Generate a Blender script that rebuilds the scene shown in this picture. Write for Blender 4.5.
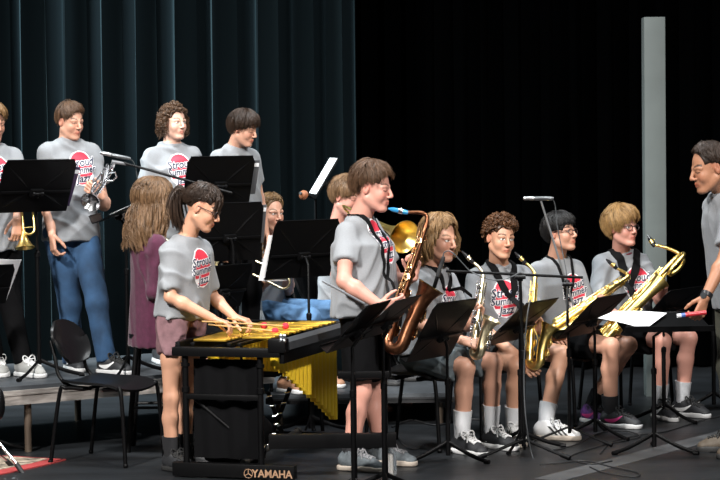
import bpy, bmesh, math, random
import numpy as np
from mathutils import Vector, Matrix
from mathutils.bvhtree import BVHTree

for o in list(bpy.data.objects):
    bpy.data.objects.remove(o)
SC = bpy.context.scene
COL = SC.collection
V = Vector
R = math.radians

# ---------------------------------------------------------------- camera, world, lights, exposure
FOC = 2200.0
CAM = V((0, 0, 1.8))
_p, _r = math.atan(97 / FOC), R(0.7)
FWD = V((0, math.cos(_p), -math.sin(_p)))
_up0 = V((0, math.sin(_p), math.cos(_p)))
RIGHT = V((1, 0, 0)) * math.cos(_r) - _up0 * math.sin(_r)
UP = _up0 * math.cos(_r) + V((1, 0, 0)) * math.sin(_r)
cd = bpy.data.cameras.new('camera')
cam = bpy.data.objects.new('camera', cd)
COL.objects.link(cam)
cd.sensor_width = 36.0
cd.lens = 36.0 * FOC / 720.0
cd.clip_end = 200
cam.matrix_world = Matrix(((RIGHT.x, UP.x, -FWD.x, CAM.x), (RIGHT.y, UP.y, -FWD.y, CAM.y),
                           (RIGHT.z, UP.z, -FWD.z, CAM.z), (0, 0, 0, 1)))
SC.camera = cam
SC.view_settings.view_transform = 'Standard'
SC.view_settings.look = 'None'
SC.view_settings.exposure = 0.0
SC.view_settings.gamma = 1.0
SC.view_settings.use_curve_mapping = False

wd = bpy.data.worlds.new('world')
SC.world = wd
wd.use_nodes = True
wd.node_tree.nodes['Background'].inputs[0].default_value = (0.55, 0.65, 0.8, 1)
wd.node_tree.nodes['Background'].inputs[1].default_value = 0.012


def area(name, loc, target, size, power, color=(1, 1, 1), spread=180):
    l = bpy.data.lights.new(name, 'AREA')
    l.shape = 'DISK'
    l.size = size
    l.energy = power
    l.color = color
    l.spread = R(spread)
    o = bpy.data.objects.new(name, l)
    COL.objects.link(o)
    o.location = loc
    o.rotation_euler = (V(target) - V(loc)).to_track_quat('-Z', 'Y').to_euler()
    return o


# stage lights: two front-of-house washes, overhead battens and an added side lamp for the curtain, all above the frame
area('front_wash_light', (-4.6, 4.0, 7.6), (-0.5, 13.2, 0.9), 0.9, 195, (1.0, 0.97, 0.93), 50)
area('front_wash_light', (4.6, 3.4, 7.2), (0.4, 13.3, 0.9), 0.9, 105, (1.0, 0.96, 0.92), 50)
area('batten_light', (-1.2, 12.6, 6.4), (-1.2, 13.4, 0), 1.4, 120, (0.92, 0.98, 1.0), 110)
area('batten_light', (1.6, 12.9, 6.4), (1.3, 13.4, 0), 1.4, 125, (0.94, 0.98, 1.0), 110)
area('curtain_light', (-5.9, 13.6, 5.6), (-2.9, 15.9, 2.5), 2.4, 420, (0.82, 0.95, 1.0), 56)  # added side lamp, aimed only at the teal curtain to bring out its folds


# ---------------------------------------------------------------- pixel + distance -> place on the stage
def ray(px, py):
    return FWD + RIGHT * ((px - 360) / FOC) - UP * ((py - 240) / FOC)


def W(px, py, d):
    v = ray(px, py)
    return CAM + v * (d / v.y)


def Fl(px, py, z=0.0):
    v = ray(px, py)
    return CAM + v * ((z - CAM.z) / v.z)


def lerp(a, b, t):
    return a + (b - a) * t


# ---------------------------------------------------------------- materials
MATS = {}


def mat(name, color, rough=0.5, metal=0.0, bump=0.0, bscale=60.0, var=0.0, vscale=20.0, sheen=0.0, spec=None, stretch=None, coat=0.0):
    if name in MATS:
        return MATS[name]
    m = bpy.data.materials.new(name)
    m.use_nodes = True
    nt = m.node_tree
    b = nt.nodes['Principled BSDF']
    b.inputs['Base Color'].default_value = (*color, 1)
    b.inputs['Roughness'].default_value = rough
    b.inputs['Metallic'].default_value = metal
    if spec is not None:
        b.inputs['Specular IOR Level'].default_value = spec
    if sheen:
        b.inputs['Sheen Weight'].default_value = sheen
        b.inputs['Sheen Roughness'].default_value = 0.4
    if coat:
        b.inputs['Coat Weight'].default_value = coat
    tc = nt.nodes.new('ShaderNodeTexCoord')
    src = tc.outputs['Object']
    if stretch:
        mp = nt.nodes.new('ShaderNodeMapping')
        mp.inputs['Scale'].default_value = stretch
        nt.links.new(src, mp.inputs[0])
        src = mp.outputs[0]
    if var:
        n = nt.nodes.new('ShaderNodeTexNoise')
        n.inputs['Scale'].default_value = vscale
        n.inputs['Detail'].default_value = 4
        nt.links.new(src, n.inputs['Vector'])
        rp = nt.nodes.new('ShaderNodeValToRGB')
        rp.color_ramp.elements[0].position = 0.3
        rp.color_ramp.elements[1].position = 0.7
        rp.color_ramp.elements[0].color = (*[c * (1 - var) for c in color], 1)
        rp.color_ramp.elements[1].color = (*[min(1, c * (1 + var)) for c in color], 1)
        nt.links.new(n.outputs['Fac'], rp.inputs[0])
        nt.links.new(rp.outputs[0], b.inputs['Base Color'])
    if bump:
        n = nt.nodes.new('ShaderNodeTexNoise')
        n.inputs['Scale'].default_value = bscale
        n.inputs['Detail'].default_value = 5
        nt.links.new(src, n.inputs['Vector'])
        bp = nt.nodes.new('ShaderNodeBump')
        bp.inputs['Strength'].default_value = bump
        bp.inputs['Distance'].default_value = 0.02
        nt.links.new(n.outputs['Fac'], bp.inputs['Height'])
        nt.links.new(bp.outputs[0], b.inputs['Normal'])
    MATS[name] = m
    return m


def vcol_mat(name, rough=0.45):
    if name in MATS:
        return MATS[name]
    m = mat(name, (1, 1, 1), rough, bump=0.06, bscale=160, spec=0.4)
    nt = m.node_tree
    a = nt.nodes.new('ShaderNodeVertexColor')
    a.layer_name = 'Col'
    nt.links.new(a.outputs[0], nt.nodes['Principled BSDF'].inputs['Base Color'])
    return m


# ---------------------------------------------------------------- objects
def tag(o, label=None, cat=None, group=None, kind=None):
    if label: o['label'] = label
    if cat: o['category'] = cat
    if group: o['group'] = group
    if kind: o['kind'] = kind
    return o


def empty(name, loc, label, cat, group=None):
    o = bpy.data.objects.new(name, None)
    COL.objects.link(o)
    o.location = loc
    o.empty_display_size = 0.1
    return tag(o, label, cat, group)


def world_loc(o):
    v = V((0, 0, 0))
    while o is not None:
        v = v + o.location
        o = o.parent
    return v


def mk(name, vs, fs, mats, parent=None, base=None, smooth=True, midx=None, colors=None, sharp=None):
    """one mesh object from world-space vertices; its origin is `base` (top level) or its parent's origin"""
    org = world_loc(parent) if parent is not None else V(base if base is not None else (0, 0, 0))
    me = bpy.data.meshes.new(name)
    if isinstance(vs, np.ndarray):
        vv = (vs - np.array(org)).astype(np.float32)
        n, q = len(vv), len(fs)
        me.vertices.add(n)
        me.vertices.foreach_set('co', vv.ravel())
        me.loops.add(q * 4)
        me.loops.foreach_set('vertex_index', fs.astype(np.int32).ravel())
        me.polygons.add(q)
        me.polygons.foreach_set('loop_start', np.arange(0, q * 4, 4, dtype=np.int32))
        me.polygons.foreach_set('loop_total', np.full(q, 4, dtype=np.int32))
        me.update(calc_edges=True)
    else:
        me.from_pydata([tuple(V(v) - org) for v in vs], [], [tuple(f) for f in fs])
        me.update()
    ml = mats if isinstance(mats, (list, tuple)) else [mats]
    for m in ml:
        me.materials.append(m)
    if midx is not None:
        me.polygons.foreach_set('material_index', np.asarray(midx, dtype=np.int32))
    if smooth:
        me.polygons.foreach_set('use_smooth', np.ones(len(me.polygons), dtype=bool))
        if sharp:
            try:
                me.set_sharp_from_angle(angle=R(sharp))
            except Exception:
                pass
    if colors is not None:
        ca = me.color_attributes.new('Col', 'FLOAT_COLOR', 'POINT')
        ca.data.foreach_set('color', colors.astype(np.float32).ravel())
    o = bpy.data.objects.new(name, me)
    COL.objects.link(o)
    if parent is not None:
        o.parent = parent
    else:
        o.location = org
    return o


def frame_of(d, ref=None):
    d = d.normalized()
    r = V(ref) if ref is not None else (V((0, 0, 1)) if abs(d.z) < 0.9 else V((1, 0, 0)))
    x = r - d * r.dot(d)
    if x.length < 1e-6:
        x = d.orthogonal()
    x.normalize()
    return x, d.cross(x), d


class MB:
    """collects shapes in world coordinates (through an optional matrix) and links them as one mesh"""

    def __init__(s, M=None):
        s.v, s.f, s.m, s.M, s.cur = [], [], [], M or Matrix.Identity(4), 0

    def add(s, vs, fs):
        b = len(s.v)
        s.v += [s.M @ V(v) for v in vs]
        for f in fs:
            s.f.append(tuple(i + b for i in f))
            s.m.append(s.cur)
        return s

    def box(s, c, size, ax=None, bev=0.0):
        """box with centre c; ax: three axis vectors"""
        X, Y, Z = ax if ax else (V((1, 0, 0)), V((0, 1, 0)), V((0, 0, 1)))
        c = V(c)
        hx, hy, hz = size[0] / 2, size[1] / 2, size[2] / 2
        if bev <= 0:
            vs = [c + X * (sx * hx) + Y * (sy * hy) + Z * (sz * hz) for sz in (-1, 1) for sy in (-1, 1) for sx in (-1, 1)]
            s.add(vs, [(0, 2, 3, 1), (4, 5, 7, 6), (0, 1, 5, 4), (2, 6, 7, 3), (0, 4, 6, 2), (1, 3, 7, 5)])
        else:
            bm = bmesh.new()
            bmesh.ops.create_cube(bm, size=1.0)
            for v in bm.verts:
                v.co = V((v.co.x * hx * 2, v.co.y * hy * 2, v.co.z * hz * 2))
            bmesh.ops.bevel(bm, geom=list(bm.edges), offset=min(bev, hx * .9, hy * .9, hz * .9), segments=2, affect='EDGES', profile=0.6)
            bm.verts.index_update()
            s.add([c + X * v.co.x + Y * v.co.y + Z * v.co.z for v in bm.verts], [[v.index for v in f.verts] for f in bm.faces])
            bm.free()
        return s

    def tube(s, pts, r, n=10, caps=True, flat=None, ref=None):
        """sweep a circle (or an ellipse, flat=(a,b) factors) along pts"""
        pts = [V(p) for p in pts]
        k = len(pts)
        rs = list(r) if isinstance(r, (list, tuple)) else [r] * k
        fa, fb = flat or (1, 1)
        x = None
        vs = []
        for i in range(k):
            d = pts[min(i + 1, k - 1)] - pts[max(i - 1, 0)]
            if d.length < 1e-9:
                d = V((0, 0, 1))
            d.normalize()
            if x is None:
                x, y, _ = frame_of(d, ref)
            else:
                x = x - d * x.dot(d)
                x = x.normalized() if x.length > 1e-6 else d.orthogonal().normalized()
                y = d.cross(x)
            for j in range(n):
                a = 2 * math.pi * j / n
                vs.append(pts[i] + x * (math.cos(a) * rs[i] * fa) + y * (math.sin(a) * rs[i] * fb))
        fs = []
        for i in range(k - 1):
            for j in range(n):
                a, b = i * n + j, i * n + (j + 1) % n
                fs.append((a, b, b + n, a + n))
        if caps:
            fs.append(tuple(range(n - 1, -1, -1)))
            fs.append(tuple(range((k - 1) * n, k * n)))
        return s.add(vs, fs)

    def sphere(s, c, r, seg=14, rings=9, ax=None):
        c = V(c)
        rr = r if isinstance(r, (list, tuple)) else (r, r, r)
        X, Y, Z = ax if ax else (V((1, 0, 0)), V((0, 1, 0)), V((0, 0, 1)))
        vs = [c + Z * rr[2]]
        for i in range(1, rings):
            t = math.pi * i / rings
            for j in range(seg):
                a = 2 * math.pi * j / seg
                vs.append(c + X * (rr[0] * math.sin(t) * math.cos(a)) + Y * (rr[1] * math.sin(t) * math.sin(a)) + Z * (rr[2] * math.cos(t)))
        vs.append(c - Z * rr[2])
        fs = []
        for j in range(seg):
            fs.append((0, 1 + j, 1 + (j + 1) % seg))
            l = 1 + (rings - 2) * seg
            fs.append((l + j, len(vs) - 1, l + (j + 1) % seg))
        for i in range(rings - 2):
            for j in range(seg):
                a, b = 1 + i * seg + j, 1 + i * seg + (j + 1) % seg
                fs.append((a, a + seg, b + seg, b))
        return s.add(vs, fs)

    def lathe(s, c, axis, prof, n=24, caps=False):
        """prof: (radius, distance along axis)"""
        x, y, z = frame_of(V(axis))
        c = V(c)
        vs = [c + z * h + x * (r * math.cos(2 * math.pi * j / n)) + y * (r * math.sin(2 * math.pi * j / n)) for r, h in prof for j in range(n)]
        fs = []
        for i in range(len(prof) - 1):
            for j in range(n):
                a, b = i * n + j, i * n + (j + 1) % n
                fs.append((a, b, b + n, a + n))
        if caps:
            fs.append(tuple(range(n - 1, -1, -1)))
            fs.append(tuple(range((len(prof) - 1) * n, len(prof) * n)))
        return s.add(vs, fs)

    def prism(s, poly, d):
        """poly: world points of one face, d: extrusion vector"""
        n = len(poly)
        vs = [V(p) for p in poly] + [V(p) + V(d) for p in poly]
        fs = [tuple(range(n - 1, -1, -1)), tuple(range(n, 2 * n))]
        for i in range(n):
            j = (i + 1) % n
            fs.append((i, j, j + n, i + n))
        return s.add(vs, fs)

    def grid(s, P, nu, nv, thick=0.0):
        """P(u,v)->point; closed sheet when thick"""
        vs = [P(i / nu, j / nv) for j in range(nv + 1) for i in range(nu + 1)]
        w = nu + 1
        fs = [(j * w + i, j * w + i + 1, (j + 1) * w + i + 1, (j + 1) * w + i) for j in range(nv) for i in range(nu)]
        if thick:
            nn = []
            for j in range(nv + 1):
                for i in range(nu + 1):
                    a = vs[j * w + min(i + 1, nu)] - vs[j * w + max(i - 1, 0)]
                    b = vs[min(j + 1, nv) * w + i] - vs[max(j - 1, 0) * w + i]
                    nn.append(a.cross(b).normalized())
            k = len(vs)
            vs2 = [v - n * thick for v, n in zip(vs, nn)]
            fs2 = [tuple(k + i for i in reversed(f)) for f in fs]
            rim = [i for i in range(w)] + [(j * w + nu) for j in range(1, nv + 1)] + [nv * w + i for i in range(nu - 1, -1, -1)] + [j * w for j in range(nv - 1, 0, -1)]
            side = [(rim[(q + 1) % len(rim)], rim[q], rim[q] + k, rim[(q + 1) % len(rim)] + k) for q in range(len(rim))]
            return s.add(vs + vs2, fs + fs2 + side)
        return s.add(vs, fs)

    def out(s, name, mats, parent=None, base=None, smooth=True, sharp=40):
        return mk(name, s.v, s.f, mats, parent, base, smooth, s.m, None, sharp)


def bez(p0, p1, p2, p3, n=12):
    return [V(p0) * (1 - t) ** 3 + V(p1) * 3 * t * (1 - t) ** 2 + V(p2) * 3 * t * t * (1 - t) + V(p3) * t ** 3 for t in [i / n for i in range(n + 1)]]


def spline(pts, per=8):
    """Catmull-Rom through pts"""
    pts = [V(p) for p in pts]
    out = []
    for i in range(len(pts) - 1):
        a, b, c, d = pts[max(i - 1, 0)], pts[i], pts[i + 1], pts[min(i + 2, len(pts) - 1)]
        for k in range(per):
            t = k / per
            out.append(0.5 * ((2 * b) + (c - a) * t + (2 * a - 5 * b + 4 * c - d) * t * t + (3 * b - a - 3 * c + d) * t ** 3))
    out.append(pts[-1])
    return out


def textmesh(body, size, shear=0.0, offset=0.0, bold=0.0):
    """flat glyph triangles from Blender's own font: (verts 2D, faces), centred"""
    cu = bpy.data.curves.new('glyphs', 'FONT')
    cu.body = body
    cu.size = size
    cu.shear = shear
    cu.offset = offset
    cu.align_x = 'CENTER'
    cu.align_y = 'CENTER'
    cu.resolution_u = 2
    ob = bpy.data.objects.new('glyphs', cu)
    COL.objects.link(ob)
    dg = bpy.context.evaluated_depsgraph_get()
    me = bpy.data.meshes.new_from_object(ob.evaluated_get(dg))
    vs = [(v.co.x, v.co.y) for v in me.vertices]
    fs = [tuple(p.vertices) for p in me.polygons]
    bpy.data.objects.remove(ob)
    bpy.data.meshes.remove(me)
    bpy.data.curves.remove(cu)
    return vs, fs


# ---------------------------------------------------------------- distance fields -> one continuous skin
def ramp3(t, ts, vs):
    return np.interp(t.ravel(), ts, vs).reshape(t.shape)


class Field:
    def __init__(s):
        s.ops = []

    def _add(s, lo, hi, fn, k, mode='add'):
        s.ops.append((np.array(lo, float), np.array(hi, float), fn, k, mode))

    def cone(s, a, b, ra, rb, k=0.015, mode='add', cut=None, squash=None):
        a, b = np.array(a, float), np.array(b, float)
        ba = b - a
        L2 = max(float(ba @ ba), 1e-12)
        m = max(ra, rb)
        if squash is not None:
            sq, sf = np.array(V(squash[0]).normalized()), 1.0 / squash[1] - 1.0

        def fn(X, Y, Z):
            px, py, pz = X - a[0], Y - a[1], Z - a[2]
            t = np.clip((px * ba[0] + py * ba[1] + pz * ba[2]) / L2, 0, 1)
            dx, dy, dz = px - t * ba[0], py - t * ba[1], pz - t * ba[2]
            if squash is not None:
                q = (dx * sq[0] + dy * sq[1] + dz * sq[2]) * sf
                dx, dy, dz = dx + q * sq[0], dy + q * sq[1], dz + q * sq[2]
            d = np.sqrt(dx * dx + dy * dy + dz * dz) - (ra + t * (rb - ra))
            if cut is not None:
                c, n = cut
                d = np.maximum(d, (X - c[0]) * n[0] + (Y - c[1]) * n[1] + (Z - c[2]) * n[2])
            return d
        s._add(np.minimum(a, b) - m, np.maximum(a, b) + m, fn, k, mode)

    def ell(s, c, ax, r, k=0.015, mode='add', cut=None):
        c = np.array(c, float)
        A = np.array([list(V(x)) for x in ax], float)
        r = np.array(r, float)
        ext = np.sqrt(((A * r[:, None]) ** 2).sum(0))

        def fn(X, Y, Z):
            px, py, pz = X - c[0], Y - c[1], Z - c[2]
            u = [(px * A[i, 0] + py * A[i, 1] + pz * A[i, 2]) / r[i] for i in range(3)]
            k0 = np.sqrt(u[0] ** 2 + u[1] ** 2 + u[2] ** 2)
            k1 = np.sqrt((u[0] / r[0]) ** 2 + (u[1] / r[1]) ** 2 + (u[2] / r[2]) ** 2) + 1e-9
            d = k0 * (k0 - 1) / k1
            if cut is not None:
                q, n = cut
                d = np.maximum(d, (X - q[0]) * n[0] + (Y - q[1]) * n[1] + (Z - q[2]) * n[2])
            return d
        s._add(c - ext, c + ext, fn, k, mode)

    def loft(s, a, b, latA, latB, st, k=0.02, n=2.4, mode='add'):
        """st: (t, side offset, front offset, half width, half depth) along a->b"""
        a, b = np.array(a, float), np.array(b, float)
        w = b - a
        L = float(np.linalg.norm(w))
        w = w / L
        lA, lB = [np.array(V(l)) for l in (latA, latB)]
        lA = lA - w * (lA @ w); lA /= np.linalg.norm(lA)
        lB = lB - w * (lB @ w); lB /= np.linalg.norm(lB)
        dA, dB = np.cross(lA, w), np.cross(lB, w)     # front: lateral(left) x up
        ts = [q[0] for q in st]
        m = max(max(q[3] + abs(q[1]), q[4] + abs(q[2])) for q in st)

        def fn(X, Y, Z):
            px, py, pz = X - a[0], Y - a[1], Z - a[2]
            ax = px * w[0] + py * w[1] + pz * w[2]
            t = np.clip(ax / L, 0, 1)
            xa = px * lA[0] + py * lA[1] + pz * lA[2]
            xb = px * lB[0] + py * lB[1] + pz * lB[2]
            ya = px * dA[0] + py * dA[1] + pz * dA[2]
            yb = px * dB[0] + py * dB[1] + pz * dB[2]
            x = xa * (1 - t) + xb * t - ramp3(t, ts, [q[1] for q in st])
            y = ya * (1 - t) + yb * t - ramp3(t, ts, [q[2] for q in st])
            rx, ry = ramp3(t, ts, [q[3] for q in st]), ramp3(t, ts, [q[4] for q in st])
            q = ((np.abs(x) / rx) ** n + (np.abs(y) / ry) ** n) ** (1 / n)
            d = (q - 1) * np.minimum(rx, ry)
            return np.maximum(d, np.maximum(-ax, ax - L))
        s._add(np.minimum(a, b) - m, np.maximum(a, b) + m, fn, k, mode)

    def build(s, h, post=None, blur=0):
        adds = [o for o in s.ops if o[4] == 'add']
        lo = np.min([o[0] - o[3] for o in adds], axis=0) - 4 * h
        hi = np.max([o[1] + o[3] for o in adds], axis=0) + 4 * h
        n = np.ceil((hi - lo) / h).astype(int) + 1
        g = np.full(n, 0.5, np.float32)
        xs = [lo[i] + h * np.arange(n[i]) for i in range(3)]
        for olo, ohi, fn, k, mode in s.ops:
            pad = max(k, 3 * h) + h
            i0 = np.clip(np.floor((olo - pad - lo) / h).astype(int), 0, n)
            i1 = np.clip(np.ceil((ohi + pad - lo) / h).astype(int) + 1, 0, n)
            if np.any(i1 <= i0):
                continue
            sl = tuple(slice(i0[j], i1[j]) for j in range(3))
            X = xs[0][sl[0]][:, None, None]
            Y = xs[1][sl[1]][None, :, None]
            Z = xs[2][sl[2]][None, None, :]
            d = fn(X, Y, Z)
            if mode == 'cut':
                d = -d
                q = g[sl]
                hh = np.maximum(k - np.abs(q - d), 0) / k if k > 0 else 0
                g[sl] = np.maximum(q, d) + hh * hh * k * 0.25
            else:
                q = g[sl]
                hh = np.maximum(k - np.abs(q - d), 0) / k if k > 0 else 0
                g[sl] = np.minimum(q, d) - hh * hh * k * 0.25
        if post is not None:
            ii = np.nonzero(np.abs(g) < 0.035)
            P = np.stack([lo[j] + h * ii[j] for j in range(3)], 1)
            g[ii] = post(P, g[ii])
        if blur:
            for _ in range(blur):
                for a in range(3):
                    g = (np.roll(g, 1, a) + 2 * g + np.roll(g, -1, a)) * .25
        return nets(g, lo, h)


def nets(g, lo, h):
    s = g < 0
    c = np.zeros([q - 1 for q in g.shape], np.uint8)
    offs = [(i, j, k) for i in (0, 1) for j in (0, 1) for k in (0, 1)]
    nx, ny, nz = c.shape
    for i, j, k in offs:
        c += s[i:i + nx, j:j + ny, k:k + nz]
    act = (c > 0) & (c < 8)
    idx = np.argwhere(act)
    vid = np.full(c.shape, -1, np.int32)
    vid[act] = np.arange(len(idx), dtype=np.int32)
    acc = np.zeros((len(idx), 3)); cnt = np.zeros(len(idx))
    I, J, K = idx.T
    val = {o: g[I + o[0], J + o[1], K + o[2]] for o in offs}
    for o in offs:
        for a in range(3):
            if o[a] == 0:
                p = list(o); p[a] = 1; p = tuple(p)
                ga, gb = val[o], val[p]
                m = (ga < 0) != (gb < 0)
                t = np.where(m, ga / np.where(m, ga - gb, 1), 0)
                pt = np.tile(np.array(o, float), (len(idx), 1))
                pt[:, a] += t
                acc += pt * m[:, None]
                cnt += m
    vs = lo + h * (idx + acc / cnt[:, None])
    quads = []
    for a in range(3):
        b, d = (a + 1) % 3, (a + 2) % 3
        sa = [slice(None)] * 3; sb = [slice(None)] * 3
        sa[a] = slice(0, -1); sb[a] = slice(1, None)
        e = s[tuple(sa)] != s[tuple(sb)]
        ee = np.argwhere(e)
        ee = ee[(ee[:, b] > 0) & (ee[:, d] > 0) & (ee[:, b] < s.shape[b] - 1) & (ee[:, d] < s.shape[d] - 1)]
        flip = s[ee[:, 0], ee[:, 1], ee[:, 2]]
        def at(ob, od):
            q = ee.copy(); q[:, b] -= ob; q[:, d] -= od
            return vid[q[:, 0], q[:, 1], q[:, 2]]
        Q = np.stack([at(1, 1), at(0, 1), at(0, 0), at(1, 0)], 1)
        Q[~flip] = Q[~flip][:, ::-1]
        quads.append(Q)
    return vs, np.concatenate(quads)


_nrng = np.random.RandomState(7)


def sines(P, seed, freq, n=6):
    r = np.random.RandomState(seed)
    acc = 0
    for i in range(n):
        d = r.normal(size=3); d /= np.linalg.norm(d)
        f = freq * (0.6 + 0.9 * r.rand())
        acc = acc + np.sin((P @ d) * f + r.rand() * 6.28)
    return acc / math.sqrt(n)


def folds(seed, amp, axis=None, freq=45.0):
    """cloth folds: warped ridges, as a change of the surface itself"""
    def post(P, g):
        w = np.stack([sines(P, seed + i, 9.0, 4) for i in range(3)], 1) * 0.035
        q = P + w
        if axis is not None:
            A = np.array(V(axis).normalized())
            q = q - np.outer(q @ A, A) * 0.72
        n = sines(q, seed + 11, freq, 3)
        m = 0.5 + 0.5 * np.clip(sines(P, seed + 23, 8.0, 4), -1, 1)
        r = np.clip(1 - np.abs(n) * 1.25, 0, 1)
        return g - amp * (r * r * 1.5 - 0.35) * (0.15 + 1.1 * m)
    return post


# ---------------------------------------------------------------- people
def face_dir(yaw):
    a = R(yaw)
    return V((math.sin(a), -math.cos(a), 0)), V((math.cos(a), math.sin(a), 0))


def stand_pose(x, d, z, H, yaw, lean=0.0, feet=0.11):
    k = H / 1.72
    f, l = face_dir(yaw)
    o = V((x, d, z))
    U = V((0, 0, 1))
    P = {'k': k, 'yaw': yaw, 'base': o}
    q = lambda fr, la, up: o + f * (fr * k) + l * (la * k) + U * (up * k)
    P['pelvis'] = q(0, 0, .94)
    P['neck'] = q(lean, 0, 1.45)
    P['head'] = q(lean + .03, 0, 1.605)
    for s, n in ((1, 'L'), (-1, 'R')):
        P['sh' + n] = q(lean * .95, .160 * s, 1.375)
        P['el' + n] = q(lean * .8 - .02, .215 * s, 1.115)
        P['wr' + n] = q(lean * .5 + .03, .225 * s, .87)
        P['hip' + n] = q(0, .09 * s, .90)
        P['kn' + n] = q(.01, .10 * s, .485)
        P['an' + n] = q(-.02, feet * s, .085)
        P['to' + n] = (f + l * (.25 * s)).normalized()
    return P


def sit_pose(x, d, zseat, H, yaw, lean=0.0):
    k = H / 1.72
    f, l = face_dir(yaw)
    o = V((x, d, 0))
    U = V((0, 0, 1))
    P = {'k': k, 'yaw': yaw, 'base': V((x, d, 0))}
    z0 = zseat + .105 * k
    q = lambda fr, la, up: V((x, d, z0)) + f * (fr * k) + l * (la * k) + U * (up * k)
    P['pelvis'] = q(0, 0, 0)
    P['neck'] = q(lean, 0, .525)
    P['head'] = q(lean + .035, 0, .68)
    for s, n in ((1, 'L'), (-1, 'R')):
        P['sh' + n] = q(lean * .95, .160 * s, .447)
        P['el' + n] = q(lean * .8 + .03, .205 * s, .20)
        P['wr' + n] = q(lean * .5 + .24, .12 * s, .16)
        P['hip' + n] = q(0.02, .09 * s, -.02)
        P['kn' + n] = q(.42, .12 * s, .0)
        P['an' + n] = q(.38, .13 * s, -z0 / k + .085)
        P['to' + n] = (f + l * (.2 * s)).normalized()
    return P


def head_axes(yaw, pitch=0.0, roll=0.0):
    f, l = face_dir(yaw)
    u = V((0, 0, 1))
    p = R(pitch)
    f2 = f * math.cos(p) + u * math.sin(p)
    u2 = u * math.cos(p) - f * math.sin(p)
    r = R(roll)
    l2 = l * math.cos(r) + u2 * math.sin(r)
    u3 = u2 * math.cos(r) - l * math.sin(r)
    return f2, l2, u3


def add_hand(F, wr, direc, palm, side, k=1.0, curl=0.5, spread=1.0, thumb=0.5):
    """palm: where the palm faces; side +1 when the thumb leaves towards direc x palm ... sign picks the hand"""
    d = V(direc).normalized()
    n = V(palm) - d * V(palm).dot(d)
    n.normalize()
    t = d.cross(n) * side           # towards the thumb side
    s = k
    c0 = wr + d * (.012 * s)
    F.cone(wr, wr + d * (.03 * s), .024 * s, .022 * s, .012, squash=(n, .75))
    for o in (-.028, -.01, .008, .026):
        F.cone(c0 + t * (o * .6 * s) + d * (.015 * s), c0 + d * (.08 * s) + t * (o * s), .0145 * s, .0125 * s, .008, squash=(n, .85))
    lens = ((.026, .040, .024, .019), (.009, .045, .028, .021), (-.009, .042, .026, .020), (-.027, .032, .020, .017))
    for o, l1, l2, l3 in lens:
        p = c0 + d * (.082 * s) + t * (o * 1.05 * s)
        dd = (d + t * (o * 3.0 * spread)).normalized()
        for j, (L, ra, rb) in enumerate(((l1, .0092, .0084), (l2, .0084, .0076), (l3, .0076, .0062))):
            ang = curl * (0.75, 1.15, 0.75)[j]
            dd = (dd * math.cos(ang) + n * math.sin(ang)).normalized()
            if j == 0:
                nn = n
            e = p + dd * (L * s)
            F.cone(p, e, ra * s, rb * s, .003)
            p = e
            n2 = n - dd * n.dot(dd)
            # keep bending in the same plane
            n_keep = n2.normalized() if n2.length > 1e-4 else n
            n_old, n = n, n_keep
        n = nn
    p = c0 + t * (.022 * s) + n * (.008 * s)
    td = (d * .75 + t * (.75 - .5 * thumb) + n * (.2 + .7 * thumb)).normalized()
    for L, ra, rb in ((.042, .0135, .011), (.032, .0105, .0095), (.026, .0095, .0075)):
        e = p + td * (L * s)
        F.cone(p, e, ra * s, rb * s, .006)
        p = e
        td = (td + d * .22 + n * (.12 * thumb) - t * (.25 * thumb)).normalized()


def head_field(F, c, ax, hs):
    f, l, u = ax
    A = (f, l, u)
    h = lambda a, b, d: c + (f * a + l * b + u * d) * hs
    S = lambda *r: [q * hs for q in r]
    F.ell(h(-.014, 0, .030), A, S(.097, .0765, .090), .02)
    F.ell(h(.028, 0, -.032), A, S(.060, .060, .082), .03)
    for s in (1, -1):
        F.cone(h(-.008, .052 * s, -.055), h(.058, .020 * s, -.103), .022 * hs, .019 * hs, .025 * hs)
        F.ell(h(.052, .036 * s, -.034), A, S(.030, .026, .030), .02 * hs)
        F.cone(h(.083, .012 * s, .019), h(.068, .047 * s, .016), .0095 * hs, .009 * hs, .012 * hs)
    F.ell(h(.073, 0, -.105), A, S(.020, .022, .017), .02 * hs)
    F.ell(h(.078, 0, -.067), A, S(.016, .027, .022), .015 * hs)
    for s in (1, -1):
        F.ell(h(.099, .033 * s, .001), A, S(.019, .019, .0125), .008 * hs, 'cut')
        F.ell(h(.072, .032 * s, .001), A, S(.0135, .0150, .0118), .003)
    F.cone(h(.088, 0, .012), h(.110, 0, -.028), .0075 * hs, .0098 * hs, .008 * hs)
    F.ell(h(.108, 0, -.033), A, S(.0115, .0105, .0095), .006 * hs)
    for s in (1, -1):
        F.ell(h(.098, .0125 * s, -.037), A, S(.0105, .0075, .0075), .006 * hs)
        # lips
        F.cone(h(.0935, 0, -.0625), h(.083, .022 * s, -.0665), .0062 * hs, .0035 * hs, .004 * hs)
        F.cone(h(.0915, 0, -.0745), h(.083, .020 * s, -.0685), .0072 * hs, .0035 * hs, .004 * hs)
    # ears
    for s in (1, -1):
        e = (f * .93 + l * (.30 * -s)).normalized()
        eu = (u * .98 - f * .18).normalized()
        el = e.cross(eu).normalized()
        F.ell(h(-.014, .078 * s, -.004), (e, el, eu), S(.0185, .0085, .031), .006 * hs)
        F.ell(h(-.010, .088 * s, .000), (e, el, eu), S(.0085, .008, .017), .004 * hs, 'cut')
        F.ell(h(-.004, .077 * s, -.004), (e, el, eu), S(.006, .006, .010), .004 * hs)


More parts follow.
